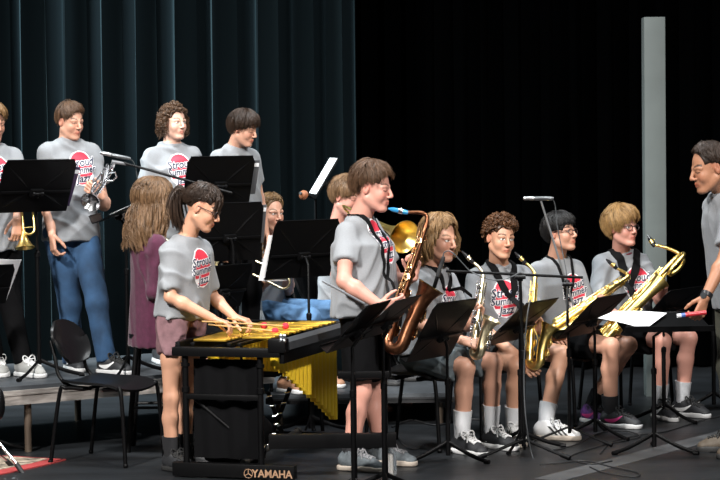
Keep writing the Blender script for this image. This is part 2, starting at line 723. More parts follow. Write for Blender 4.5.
def head_colors(C, vs, c, ax, hs, o):
    f, l, u = [np.array(q) for q in ax]
    q = (vs - np.array(c)) / hs
    a, b, d = q @ f, q @ l, q @ u
    near = (a > .03) & (np.abs(b) < .09) & (np.abs(d) < .15)
    ab = np.abs(b)

    def mix(m, col, t=1.0):
        m = np.clip(m, 0, 1)[:, None] * t
        C[:, :3] = C[:, :3] * (1 - m) + np.array(col) * m
    skin = np.array(o['skin'])
    red = skin * np.array((1.0, .62, .58))
    # warm cheeks, nose, ears, chin
    mix(np.exp(-(((a - .07) / .03) ** 2 + ((ab - .036) / .022) ** 2 + ((d + .03) / .022) ** 2)) * near, red, .75 * o.get('flush', .6))
    mix(np.exp(-(((a - .11) / .014) ** 2 + (b / .014) ** 2 + ((d + .033) / .014) ** 2)), red, .6 * o.get('flush', .6))
    mix((ab > .072) & (np.abs(d) < .04) & (np.abs(a) < .045), red, .45)
    # lips
    lip = np.exp(-(np.abs(b) / (.024)) ** 4) * np.exp(-(np.abs(d + .0685) / .0125) ** 4) * (a > .075)
    mix(lip, o.get('lip', tuple(skin * np.array((.86, .42, .40)))), .85)
    seam = (np.abs(b) < .022) & (np.abs(d + .0685 - .03 * ab) < .0022) & (a > .075)
    mix(seam * 1.0, skin * .25, .8)
    mix(((np.abs(ab - .0115) < .0045) & (np.abs(d + .0425) < .003) & (a > .085)) * 1.0, skin * .3, .8)
    # brows
    bd = .0245 + .008 * np.sin(np.clip((ab - .012) / .042, 0, 1) * 2.6)
    brow = (ab > .013) & (ab < .054) & (np.abs(d - bd) < .0052 - .05 * np.clip(ab - .03, 0, 1)) & (a > .03)
    mix(brow * 1.0, np.array(o['brow']), .88)
    # eyes
    op = o.get('eye', 1.0)
    ex, ey = (ab - .032) / .0150, (d - .0005) / (.0066 * max(op, .25))
    sh = ex ** 2 + ey ** 2
    eye = (sh < 1) & (a > .055)
    dark = np.array((.025, .018, .014))
    if op > .3:
        mix(eye * 1.0, (.72, .68, .64))
        g = o.get('gaze', 0.0)
        ir = (((b - np.sign(b) * .032 - g * .006) / .0062) ** 2 + ((d - .0015) / .0066) ** 2 < 1) & eye
        mix(ir * 1.0, o.get('iris', (.06, .04, .025)))
        lid = (np.abs(ex) < 1.12) & (a > .05) & (np.abs(d - .0005 - .0066 * op * np.sqrt(np.clip(1.25 - ex ** 2, 0, 2)) * .98) < .0021)
        mix(lid * 1.0, dark, .9)
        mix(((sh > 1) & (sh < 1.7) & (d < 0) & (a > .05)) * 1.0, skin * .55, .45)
    else:
        lid = (np.abs(ex) < 1.1) & (a > .05) & (np.abs(d + .0035 + .003 * (1 - ex ** 2)) < .0022)
        mix(lid * 1.0, dark, .9)
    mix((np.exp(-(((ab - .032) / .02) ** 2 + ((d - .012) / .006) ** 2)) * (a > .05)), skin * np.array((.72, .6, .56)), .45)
    return C


def torso_frame(P):
    lat = (P['shL'] - P['shR']).normalized()
    hl = (P['hipL'] - P['hipR']).normalized()
    up = (P['neck'] - P['pelvis']).normalized()
    lat = (lat - up * lat.dot(up)).normalized()
    return hl, lat, up, lat.cross(up)


def add_arm(F, P, s, k, g=1.0):
    sh, el, wr = P['sh' + s], P['el' + s], P['wr' + s]
    F.cone(sh, lerp(sh, el, .45), .040 * k * g, .043 * k * g, .012)
    F.cone(lerp(sh, el, .45), el, .043 * k * g, .037 * k * g, .012)
    F.cone(el, lerp(el, wr, .3), .037 * k * g, .041 * k * g, .02)
    F.cone(lerp(el, wr, .3), wr, .041 * k * g, .026 * k, .02)


def add_leg(F, P, s, k, g=1.0):
    h, kn, an = P['hip' + s], P['kn' + s], P['an' + s]
    F.cone(h, lerp(h, kn, .5), .084 * k * g, .072 * k * g, .03)
    F.cone(lerp(h, kn, .5), kn, .070 * k * g, .051 * k * g, .02)
    # calf sits behind the shin line
    ax = (an - kn).normalized()
    to = P['to' + s]
    bk = -(to - ax * to.dot(ax)).normalized()
    F.ell(kn + (-bk) * (.016 * k), (to, ax.cross(to).normalized(), ax), (.034 * k * g, .036 * k * g, .048 * k), .02)
    F.cone(kn, lerp(kn, an, .34) + bk * (.012 * k), .047 * k * g, .048 * k * g, .02)
    F.cone(kn, lerp(kn, an, .9) , .043 * k * g, .032 * k * g, .02)
    F.cone(lerp(kn, an, .34) + bk * (.012 * k), an, .048 * k * g, .033 * k, .03)
    F.cone(an, an - V((0, 0, .04)) * k + to * (.11 * k), .032 * k, .022 * k, .02)


SHIRT = lambda g: [(0, 0, 0.0, .178 * g, .122 * g), (.25, 0, .006, .170 * g, .120 * g), (.5, 0, .008, .172 * g, .120 * g), (.72, 0, .004, .178 * g, .118 * g),
                   (.82, 0, -.004, .160, .102), (.90, 0, -.008, .120, .082), (1.0, 0, -.006, .078, .066)]


class Person:
    def __init__(s, P, o):
        """P: joints; o: look"""
        s.P, s.o = P, o
        k = s.k = P['k']
        fs_, ls_ = face_dir(P['yaw'])
        for n_, sg_ in (('L', 1), ('R', -1)):
            if 'keepsh' not in o:
                P['sh' + n_] = P['neck'] - V((0, 0, .088 * k)) + ls_ * (sg_ * .152 * k * (.6 + .4 * o.get('girth', 1.0)) * o.get('wide', 1.0)) - fs_ * .012 * k
        s.hax = head_axes(o.get('hyaw', P['yaw']), o.get('hpitch', 0), o.get('hroll', 0))
        s.hs = k * o.get('head', 1.04)
        F = Field()
        g = o.get('girth', 1.0)
        hl, lat, up, fr = torso_frame(P)
        s.up, s.fr, s.lat = up, fr, lat
        a = P['pelvis'] - up * .06 * k
        st = [(t, x, y, rx * .80 * k, ry * .78 * k) for t, x, y, rx, ry in SHIRT(g)]
        F.loft(a, P['neck'], hl, lat, st, .03)
        F.cone(P['neck'] - up * .03 * k - fr * .015 * k, P['head'] - s.hax[2] * (.065 * s.hs) - s.hax[0] * (.022 * s.hs), .060 * k * (.5 + .5 * g), .054 * k * (.6 + .4 * g), .02)
        head_field(F, P['head'], s.hax, s.hs)
        for n in 'LR':
            F.cone(P['neck'] - up * .06 * k, P['sh' + n], .035 * k, .035 * k, .03)
            add_arm(F, P, n, k, o.get('arm', .5 + .5 * g))
            add_leg(F, P, n, k, o.get('leg', .5 + .5 * g))
            hd = o.get('hand' + n)
            if hd is None:
                d = (P['wr' + n] - P['el' + n]).normalized()
                hd = (d, (-lat if n == 'L' else lat), .35)
            # the thumb of a hanging left hand points forward
            add_hand(F, P['wr' + n], hd[0], hd[1], -1 if n == 'L' else 1, k * o.get('handk', 1.0), hd[2])
        vs, fs = F.build(o.get('vox', .0044))
        C = np.ones((len(vs), 4))
        C[:, :3] = o['skin']
        C[:, :3] *= (1 + .05 * sines(vs, 5, 30))[:, None]
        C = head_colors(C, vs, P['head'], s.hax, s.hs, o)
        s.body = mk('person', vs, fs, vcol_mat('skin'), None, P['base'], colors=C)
        tag(s.body, o['label'], 'person', o.get('group'))

    def H(s, a, b, d):
        f, l, u = s.hax
        return s.P['head'] + (f * a + l * b + u * d) * s.hs

    # ---- clothes
    def shirt(s, m, hem=-.03, sleeve=.62, flare=1.0, name='t_shirt', loose=1.0, amp=.006, seed=None, vox=.007, collar=None, open_=False):
        P, k, g = s.P, s.k, s.o.get('girth', 1.0)
        hl, lat, up, fr = torso_frame(P)
        F = Field()
        a = P['pelvis'] + up * (hem * k)
        st = [(t, x * k, y * k, rx * 1.02 * k * loose * (flare if t < .3 else 1), ry * 1.04 * k * loose * (flare if t < .3 else 1)) for t, x, y, rx, ry in SHIRT(g)]
        F.loft(a, P['neck'] - up * .004 * k, hl, lat, st, .03)
        for n in 'LR':
            sh, el, wr = P['sh' + n], P['el' + n], P['wr' + n]
            F.cone(P['neck'] - up * .046 * k - fr * .012 * k, sh, .046 * k, .052 * k, .05)
            ag = s.o.get('arm', .5 + .5 * g)
            if sleeve <= 1.0:
                e = lerp(sh, el, sleeve)
                F.cone(sh, lerp(sh, el, sleeve + .15), .055 * k * ag, .068 * k * ag * loose, .045, cut=(e, (el - sh).normalized()))
            else:
                F.cone(sh, el, .057 * k * ag, .050 * k * ag, .03)
                F.cone(el, wr, .050 * k * ag, .036 * k, .02, cut=(lerp(el, wr, sleeve - 1), (wr - el).normalized()))
        sd = seed if seed is not None else int(abs(P['neck'].x) * 1000) % 997
        vs, fs = F.build(vox, folds(sd, amp * 1.35, up * .6 + fr * .2 + lat * (.5 if sd % 2 else -.5)), 2)
        o = mk(name, vs, fs, m, s.body)
        s.shirt_o = o
        off = np.array(world_loc(o))
        s.shirt_bvh = BVHTree.FromPolygons([tuple(v) for v in vs], [tuple(f) for f in fs])
        # neckband
        b = MB()
        c = P['neck'] - up * .006 * k
        n = 22
        pts = []
        for i in range(n + 1):
            t = 2 * math.pi * i / n
            q = c + lat * (math.cos(t) * .073 * k) + fr * (math.sin(t) * .064 * k - .004) - up * (.014 * k * max(0, math.sin(t)))
            pts.append(q)
        b.tube(pts, .0085 * k, 8, caps=False, flat=(1, 1))
        b.out('neckband', collar or m, o)
        return o

    def on_front(s, p, off=.002, fr=None):
        f = fr or s.fr
        h = s.shirt_bvh.ray_cast(p + f * .5, -f, 1.2)
        if h[0] is None:
            return p + f * .11
        return h[0] + f * off

    def print_logo(s, cx=0.0, t=.66, w=.083, hgt=.108, tilt=6):
        """red striped oval with the words Stroud Summer Jazz on the chest"""
        P, k = s.P, s.k
        c = lerp(P['pelvis'], P['neck'], t) + s.lat * (cx * k)
        ct, sn = math.cos(R(tilt)), math.sin(R(tilt))
        # reading direction as seen from in front: towards the wearer's left
        ux = s.lat * ct + s.up * sn
        uy = s.up * ct - s.lat * sn
        pt = lambda x, y, off: s.on_front(c + ux * (x * k) + uy * (y * k), off)
        b = MB()
        white, red, navy = 0, 1, 2
        n = 30
        def oval(rx, ry, off, ya, yb, steps, wob=0.0):
            """band of the oval between two heights"""
            vs, fs = [], []
            for i in range(steps + 1):
                y = lerp(ya, yb, i / steps)
                hw = rx * math.sqrt(max(0, 1 - (y / ry) ** 2))
                for j in range(9):
                    x = -hw + 2 * hw * j / 8
                    vs.append(pt(x, y + wob * x, off))
            for i in range(steps):
                for j in range(8):
                    q = i * 9 + j
                    fs.append((q, q + 1, q + 10, q + 9))
            b.add(vs, fs)
        b.cur = white
        oval(w * 1.06, hgt * 1.05, .0022, -hgt * 1.05, hgt * 1.05, 22)
        b.cur = red
        for ya, yb in ((.44, .97), (-.02, .22), (-.50, -.26), (-.95, -.74)):
            oval(w * .97, hgt * .98, .0034, ya * hgt, yb * hgt, 7)
        for word, y, sz in (('Stroud', .33, .058), ('Summer', -.12, .050), ('Jazz', -.62, .054)):
            for layer, off, bold, mi in ((0, .0044, .0042, white), (1, .0056, .0012, navy)):
                gv, gf = textmesh(word, sz * 1.15, .18, bold)
                b.cur = mi
                b.add([pt(x * 1.02, yy * 1.1 + y * hgt, off) for x, yy in gv], gf)
        return b.out('shirt_print', [PRINT_WHITE, PRINT_RED, PRINT_NAVY], s.shirt_o, sharp=None)

    def strap(s, m, hook, w=.032, name='neck_strap', spread=.062):
        """sax strap: over both sides of the neck down the chest to the hook"""
        P, k = s.P, s.k
        b = MB()
        hookp = V(hook)
        for sg in (1, -1):
            ctl = [P['neck'] - s.fr * (.062 * k) + s.lat * (sg * .03 * k) + s.up * .012 * k,
                   P['neck'] + s.lat * (sg * (spread + .012) * k) + s.up * .004 * k,
                   P['neck'] + s.lat * (sg * spread * .95 * k) + s.fr * (.075 * k) - s.up * .05 * k]
            ctl.append(lerp(ctl[-1], hookp, .5))
            ctl.append(hookp)
            pts = spline(ctl, 8)
            vs, fs = [], []
            for i, p in enumerate(pts):
                dr = (pts[min(i + 1, len(pts) - 1)] - pts[max(i - 1, 0)]).normalized()
                tt = i / (len(pts) - 1)
                hn = s.shirt_bvh.find_nearest(p)
                nrm = s.fr
                if hn[0] is not None and (hn[0] - p).length < .10 and i < len(pts) - 4:
                    nrm = hn[1].normalized()
                    if nrm.dot(p - lerp(P['neck'], P['pelvis'], .25)) < 0:
                        nrm = -nrm
                    p = hn[0] + nrm * .009
                sd = dr.cross(nrm).normalized() * (w * .5 * k * (1 if tt < .72 else .7))
                vs += [p - sd, p + sd, p + sd - nrm * .006, p - sd - nrm * .006]
            for i in range(len(pts) - 1):
                q = i * 4
                for j in range(4):
                    fs.append((q + j, q + (j + 1) % 4, q + 4 + (j + 1) % 4, q + 4 + j))
            b.add(vs, fs)
        return b.out(name, m, s.body)

    def trousers(s, m, name='jeans', length=1.97, loose=1.0, amp=.006, vox=.0075, rise=.03, seed=3):
        """length: 0..1 along the thigh, 1..2 down the shin"""
        P, k, g = s.P, s.k, s.o.get('leg', .5 + .5 * s.o.get('girth', 1.0))
        G = s.o.get('girth', 1.0)
        hl, lat, up, fr = torso_frame(P)
        F = Field()
        F.loft(P['pelvis'] - up * .075 * k, P['pelvis'] + up * rise * k, hl, hl, [(0, 0, 0, .148 * k * G, .108 * k * G), (1, 0, 0, .146 * k * G, .098 * k * G)], .04)
        for n in 'LR':
            h, kn, an = P['hip' + n], P['kn' + n], P['an' + n]
            fl = 1.0 + .12 * loose
            if length <= 1:
                e = lerp(h, kn, length)
                F.cone(h, lerp(h, kn, length + .15), .096 * k * g, .090 * k * g * loose, .04, cut=(e, (kn - h).normalized()))
            else:
                F.cone(h, kn, .098 * k * g, .070 * k * g * loose, .04)
                e = lerp(kn, an, length - 1)
                F.cone(kn, an, .070 * k * g * loose, .058 * k * loose, .03, cut=(e, (an - kn).normalized()))
        vs, fs = F.build(vox, folds(seed, amp * 1.2, P['kn' + 'L'] - P['hipL'], 42), 1)
        return mk(name, vs, fs, m, s.body)

    def sock(s, n, m, top=.24):
        P, k = s.P, s.k
        an, kn = P['an' + n], P['kn' + n]
        b = MB()
        ax = (kn - an).normalized()
        to_ = s.P['to' + n].normalized()
        bk = -(to_ - ax * to_.dot(ax)).normalized()
        b.tube([an - V((0, 0, .045)) * k - to_ * .02 * k, an - V((0, 0, .03)) * k + to_ * .03 * k, an - V((0, 0, .052)) * k + to_ * .12 * k], [.036 * k, .040 * k, .026 * k], 14)
        pts = [an - V((0, 0, .05)) * k, an, an + ax * .04 * k + bk * .002, an + ax * top * .5 * k + bk * .006, an + ax * (top - .012) * k + bk * .008, an + ax * top * k + bk * .008]
        rr = [.043 * k, .0445 * k] + [(.0445 + .011 * t) * k for t in (.18, .5, .97, 1.0)]
        b.tube(pts, rr, 16)
        return b.out('sock', m, s.body)

    def shoe(s, n, m_up, m_sole, m_lace, mark=None, L=.285, high=0.0, floor=None):
        P, k = s.P, s.k
        an, to = P['an' + n], V(P['to' + n])
        to.z = 0
        to.normalize()
        z0 = floor if floor is not None else P['base'].z
        U = V((0, 0, 1))
        sd = U.cross(to)
        heel = V((an.x, an.y, z0)) - to * (.072 * k)
        q = lambda a, b_, c: heel + to * (a * k) + sd * (b_ * k) + U * (c * k)
        F = Field()
        cut = (q(0, 0, .022), (0, 0, -1))
        F.cone(q(.045, 0, .055), q(.20, .004, .040), .044 * k, .046 * k, .02, cut=cut, squash=(U, .95))
        F.cone(q(.20, .004, .036), q(L - .045, .0, .030), .047 * k, .040 * k, .02, cut=cut, squash=(U, .8))
        F.cone(q(.05, 0, .07), q(.075, 0, .105 + high), .040 * k, .041 * k, .025, cut=cut)
        F.cone(q(.075, 0, .085), q(.17, 0, .062), .036 * k, .03 * k, .02, cut=cut)
        F.cone(q(.07, 0, .115 + high), q(.075, 0, .16 + high), .033 * k, .035 * k, .004, 'cut')
        vs, fs = F.build(.0055)
        vs_u, fs_u = vs, fs
        o = mk('shoe', vs, fs, m_up, s.body)
        F = Field()
        F.cone(q(.042, 0, .016), q(.20, .004, .016), .050 * k, .053 * k, .02, cut=(q(0, 0, .030), (0, 0, 1)))
        F.cone(q(.20, .004, .016), q(L - .045, 0, .018), .053 * k, .046 * k, .02, cut=(q(0, 0, .030), (0, 0, 1)))
        F.cone(q(-.2, 0, -.05), q(.6, 0, -.05), .05 * k + .002, .05 * k + .002, 0, 'cut')
        F._add(np.array(q(-.1, -.2, -.2)) - .3, np.array(q(.4, .2, 0)) + .3, lambda X, Y, Z: (Z - (z0 + .0015)) + 0 * X + 0 * Y, 0, 'cut')
        vs, fs = F.build(.0055)
        mk('sole', vs, fs, m_sole, o)
        b = MB()
        bvt = BVHTree.FromPolygons([tuple(v) for v in vs_u], [tuple(f) for f in fs_u])

        def top(a_, b_):
            hh = bvt.ray_cast(q(a_, b_, .4), -U, .6)
            return (hh[0] if hh[0] is not None else q(a_, b_, .08)) + U * .0025
        for i in range(5):
            t = .118 + .022 * i
            b.tube([top(t, -.028), top(t + .005, -.012), top(t + .010, .004), top(t + .014, .028)], .0046 * k, 6)
            b.tube([top(t, .028), top(t + .005, .012), top(t + .010, -.004), top(t + .014, -.028)], .0046 * k, 6)
        for sg in (1, -1):
            p_ = top(.125, 0)
            b.tube(bez(p_, p_ + sd * (.03 * sg) + U * .045 - to * .01, p_ + sd * (.065 * sg) + U * .01, top(.14, .030 * sg), 8), .0042 * k, 6)
            b.tube([p_, p_ + sd * (.02 * sg) + to * .03 + U * .006, top(.17, .036 * sg)], .0040 * k, 6)
        b.out('laces', m_lace, o)
        if mark:
            kind, mm = mark
            me_b = BVHTree.FromPolygons([tuple(v) for v in np.array([o.matrix_world @ v.co for v in o.data.vertices]) + 0], [tuple(p.vertices) for p in o.data.polygons]) if False else None
            me = o.data
            org = world_loc(o)
            bv = BVHTree.FromPolygons([v.co + org for v in me.vertices], [tuple(p.vertices) for p in me.polygons])
            for sg in (1, -1):
                def onside(a, c):
                    p = q(a, .2 * sg, c)
                    hh = bv.ray_cast(p, -sd * sg, .4)
                    return (hh[0] if hh[0] is not None else q(a, .045 * sg, c)) + sd * (sg * .0025)
                b = MB()
                if kind == 'stripes':
                    for i in range(3):
                        a0 = .105 + .030 * i
                        b.grid(lambda u_, v_: onside(a0 + .016 * u_ + .022 * (1 - v_) * 1 - .03 * v_ + .02, .034 + .052 * v_), 2, 6)
                else:
                    def sw(u_, v_):
                        a_ = .05 + .13 * u_
                        mid = .048 + .045 * (u_ - .28) ** 2 * 2.2
                        th = .017 * math.sin(math.pi * min(1, max(0.02, u_ * .9 + .08))) * (1 - .6 * u_)
                        return onside(a_ + .0, mid + th * (v_ - .5) * 2)
                    b.grid(sw, 10, 2)
                b.out('side_mark', mm, o)
        return o

    # ---- hair
    def cap_pt(s, az, el, grow=0.0, c=(-.014, 0, .034), r=(.100, .081, .094)):
        a, e = R(az), R(el)
        return s.H(c[0] + (r[0] + grow) * math.cos(e) * math.cos(a), c[1] + (r[1] + grow) * math.cos(e) * math.sin(a), c[2] + (r[2] + grow) * math.sin(e))

    def hair(s, m, style, seed=1, vox=.0034, **kw):
        rnd = random.Random(seed)
        F = Field()
        f, l, u = s.hax
        hs = s.hs
        A = (f, l, u)
        fringe = kw.get('fringe', 30)       # elevation where the front ends
        side = kw.get('side', -5)
        nape = kw.get('nape', -38)
        drop = kw.get('drop', 0.0)
        bulk = kw.get('bulk', .006)
        part = kw.get('part', 0)
        sweep = kw.get('sweep', 0)

        def end_el(az):
            a = abs((az + 180) % 360 - 180)
            return float(np.interp(a, (0, 35, 62, 80, 100, 130, 180), (fringe, fringe + kw.get('temple', 2), lerp(fringe, side, .6), side, side - 8, lerp(side, nape, .8), nape)))
        # scalp base
        kb = .1 if style == 'curls' else .35
        F.ell(s.H(-.015, 0, .034), A, [q * hs for q in (.101 + bulk * kb, .082 + bulk * kb, .095 + bulk * kb)], 0.0)
        ca = end_el(0)
        zc = .034 + .095 * math.sin(R(ca + 7))
        F.ell(s.H(.135, 0, zc - .095), A, [q * hs for q in (.105, .115, .105)], .01 * hs, 'cut')
        F.ell(s.H(.012, 0, -.085 + .095 * math.sin(R(side + 22))), A, [q * hs for q in (.068, .2, .085)], .01 * hs, 'cut')
        zn = .034 + .095 * math.sin(R(nape)) - .01
        F.ell(s.H(0, 0, zn - .2), A, [q * hs for q in (.4, .4, .2)], .01 * hs, 'cut')
        # every path becomes a clump of thin tapering strands
        n = kw.get('n', 190)
        paths = []
        if style == 'curls':
            cnt = 0
            r0 = kw.get('curl', .0115)
            while cnt < n:
                az = rnd.uniform(-180, 180)
                el = math.degrees(math.asin(rnd.uniform(-.75, 1)))
                if el < end_el(az) - 7:
                    continue
                cnt += 1
                p = s.cap_pt(az, el, bulk * rnd.uniform(-.1, 1.0))
                nrm = (p - s.H(-.014, 0, .02)).normalized()
                d = (V((rnd.gauss(0, 1), rnd.gauss(0, 1), rnd.gauss(0, 1))) + nrm * .5).normalized()
                e = d.cross(nrm).normalized()
                g2 = d.cross(e).normalized()
                r1 = r0 * rnd.uniform(.7, 1.2) * hs
                ph = rnd.uniform(0, 6)
                paths.append(([p + (e * math.cos(t + ph) + g2 * math.sin(t + ph)) * r1 + d * ((t - 4) * .0030 * hs) for t in [q * .8 for q in range(11)]], .004, 6, .0021))
            if drop:
                for i in range(kw.get('nd', 70) * 2):
                    az = rnd.choice((1, -1)) * rnd.uniform(kw.get('azmin', 62), 180)
                    p = s.cap_pt(az, rnd.uniform(-10, 20), .008)
                    L = drop * rnd.uniform(.55, 1.05)
                    ph = rnd.uniform(0, 6.28)
                    out = (p - s.P['head']).normalized()
                    out.z = 0
                    pts = [p + V((0, 0, -1)) * (L * t) + out * (.016 * math.sin(2.6 * t)) + (l * math.sin(ph + t * 11) + out * math.cos(ph + t * 11)) * .010 for t in [q / 12 for q in range(13)]]
                    paths.append((pts, .006, 7, .0023))
        else:
            for i in range(int(n * 1.25)):
                az = rnd.uniform(-180, 180)
                ee = end_el(az) + rnd.gauss(0, kw.get('rag', 5))
                s_el = rnd.uniform(max(ee + 12, 42), 89)
                a0 = az + rnd.gauss(0, 12)
                pts = []
                jit = rnd.uniform(-.004, .006)
                for j in range(7):
                    t = j / 6
                    aa = lerp(a0, az, t) + sweep * t * (1 if abs(az) < 95 else .3)
                    pts.append(s.cap_pt(aa, lerp(s_el, ee, t), bulk * (1.0 + .4 * math.sin(t * 3)) + jit * (.5 + t)))
                aaz = abs((az + 180) % 360 - 180)
                if drop and aaz > kw.get('azmin', 60):
                    L = drop * rnd.uniform(.70, 1.06)
                    p = pts[-1]
                    ph = rnd.uniform(0, 6.28)
                    out = (p - s.P['head'])
                    out = (out - V((0, 0, 1)) * out.z).normalized()
                    wv = kw.get('wave', .008)
                    for j in range(1, 10):
                        t = j / 9
                        pts.append(p + V((0, 0, -1)) * (L * t) + out * (kw.get('outw', .02) * math.sin(t * 2.6)) + (out * math.sin(ph + 7 * t) + l * math.cos(ph + 6 * t)) * wv * t + V(kw.get('lean', (0, 0, 0))) * t)
                paths.append((pts, kw.get('clump', .0085) * hs, 9, .0021))
        for pts in kw.get('paths', []):
            paths.append((pts, kw.get('pclump', .010), 11, .0021))
        for (a, b, ra, rb) in kw.get('extra', []):
            F.cone(a, b, ra, rb, .006)
        vs, fs = F.build(.0045)
        C = np.ones((len(vs), 4)); C[:, :3] = .62
        nr = np.random.RandomState(seed)
        VS, FS, CS = [vs], [fs], [C]
        base_n = len(vs)
        for pts, sc, cnt, rad in paths:
            A_ = np.array([list(p) for p in pts])
            m_ = len(A_)
            tt = np.linspace(0, 1, m_)
            off = nr.normal(size=(cnt, 1, 3)) * sc * .62
            wob = np.sin(tt[None, :, None] * nr.uniform(3, 8, (cnt, 1, 3)) + nr.uniform(0, 6, (cnt, 1, 3))) * sc * .28
            S_ = A_[None] + off * (1 - .45 * tt)[None, :, None] + wob
            T_ = np.gradient(S_, axis=1)
            T_ /= np.linalg.norm(T_, axis=2, keepdims=True) + 1e-9
            ref = np.array([.31, .52, .79])
            X_ = np.cross(T_, ref); X_ /= np.linalg.norm(X_, axis=2, keepdims=True) + 1e-9
            Y_ = np.cross(T_, X_)
            rr = (rad * hs * (1 - .75 * tt ** 3))[None, :, None] * nr.uniform(.75, 1.2, (cnt, 1, 1))
            ring = np.stack([S_ + X_ * (rr * math.cos(a)) + Y_ * (rr * math.sin(a)) for a in (0, 2.094, 4.189)], 2)
            VS.append(ring.reshape(-1, 3))
            idx = base_n + np.arange(cnt * m_ * 3).reshape(cnt, m_, 3)
            nx_ = np.roll(idx, -1, axis=2)
            q = np.stack([idx[:, :-1], nx_[:, :-1], nx_[:, 1:], idx[:, 1:]], -1).reshape(-1, 4)
            FS.append(q)
            c = np.ones((cnt, m_, 3, 4))
            c[..., :3] = (nr.uniform(.7, 1.3, (cnt, 1, 1, 1)) * nr.uniform(.8, 1.2) * (1 + kw.get('tips', .15) * (tt[None, :, None, None] - .3)))
            CS.append(c.reshape(-1, 4))
            base_n += cnt * m_ * 3
        o = mk('hair', np.concatenate(VS), np.concatenate(FS), m, s.body, colors=np.concatenate(CS))
        s.hair_o = o
        return o

    def glasses(s, m, w=.025, hgt=.019):
        b = MB()
        for sg in (1, -1):
            c = (.099, .033 * sg, -.001)
            pts = [s.H(c[0] - .004 * math.cos(t) * sg * 0 - .006 * abs(math.cos(t)) * (1 if math.cos(t) * sg > 0 else 0), c[1] + w * math.cos(t), c[2] + hgt * math.sin(t)) for t in [2 * math.pi * i / 20 for i in range(21)]]
            b.tube(pts, .0024 * s.hs, 6, caps=False)
            b.tube([s.H(.092, .058 * sg, .006), s.H(.06, .080 * sg, .008), s.H(-.012, .086 * sg, .010)], .0024 * s.hs, 6)
        b.tube([s.H(.1, -.009, .004), s.H(.106, 0, .007), s.H(.1, .009, .004)], .0024 * s.hs, 6)
        return b.out('glasses', m, s.body)


PRINT_WHITE = mat('print_white', (.82, .82, .84), .7)
PRINT_RED = mat('print_red', (.62, .03, .06), .7)
PRINT_NAVY = mat('print_navy', (.02, .025, .06), .7)


# ---------------------------------------------------------------- instruments
BLACK_METAL = mat('black_powder_coat', (.0016, .0016, .0019), .45, 0, .05, 300, spec=.14)
BLACK_PLASTIC = mat('black_plastic', (.004, .004, .0045), .35, spec=.25)
BLACK_MATTE = mat('black_matte', (.006, .006, .007), .8)
CHROME = mat('chrome', (.75, .76, .78), .18, 1.0)
BRASS = mat('gold_lacquer', (.95, .70, .24), .33, 1.0, var=.1, vscale=30)
BRASS_PALE = mat('pale_gold', (.88, .76, .50), .32, 1.0, var=.1, vscale=30)
BRONZE = mat('dark_bronze_lacquer', (.16, .066, .034), .33, 1.0, var=.25, vscale=40)
BRONZE_BELL = mat('honey_bronze', (.55, .33, .09), .22, 1.0)
SILVER = mat('silver_plate', (.80, .80, .82), .2, 1.0)
RUBBER = mat('black_rubber', (.008, .008, .009), .6)
EBONITE = mat('black_mouthpiece', (.01, .01, .011), .25)
PAPER = mat('paper', (.80, .81, .84), .85)


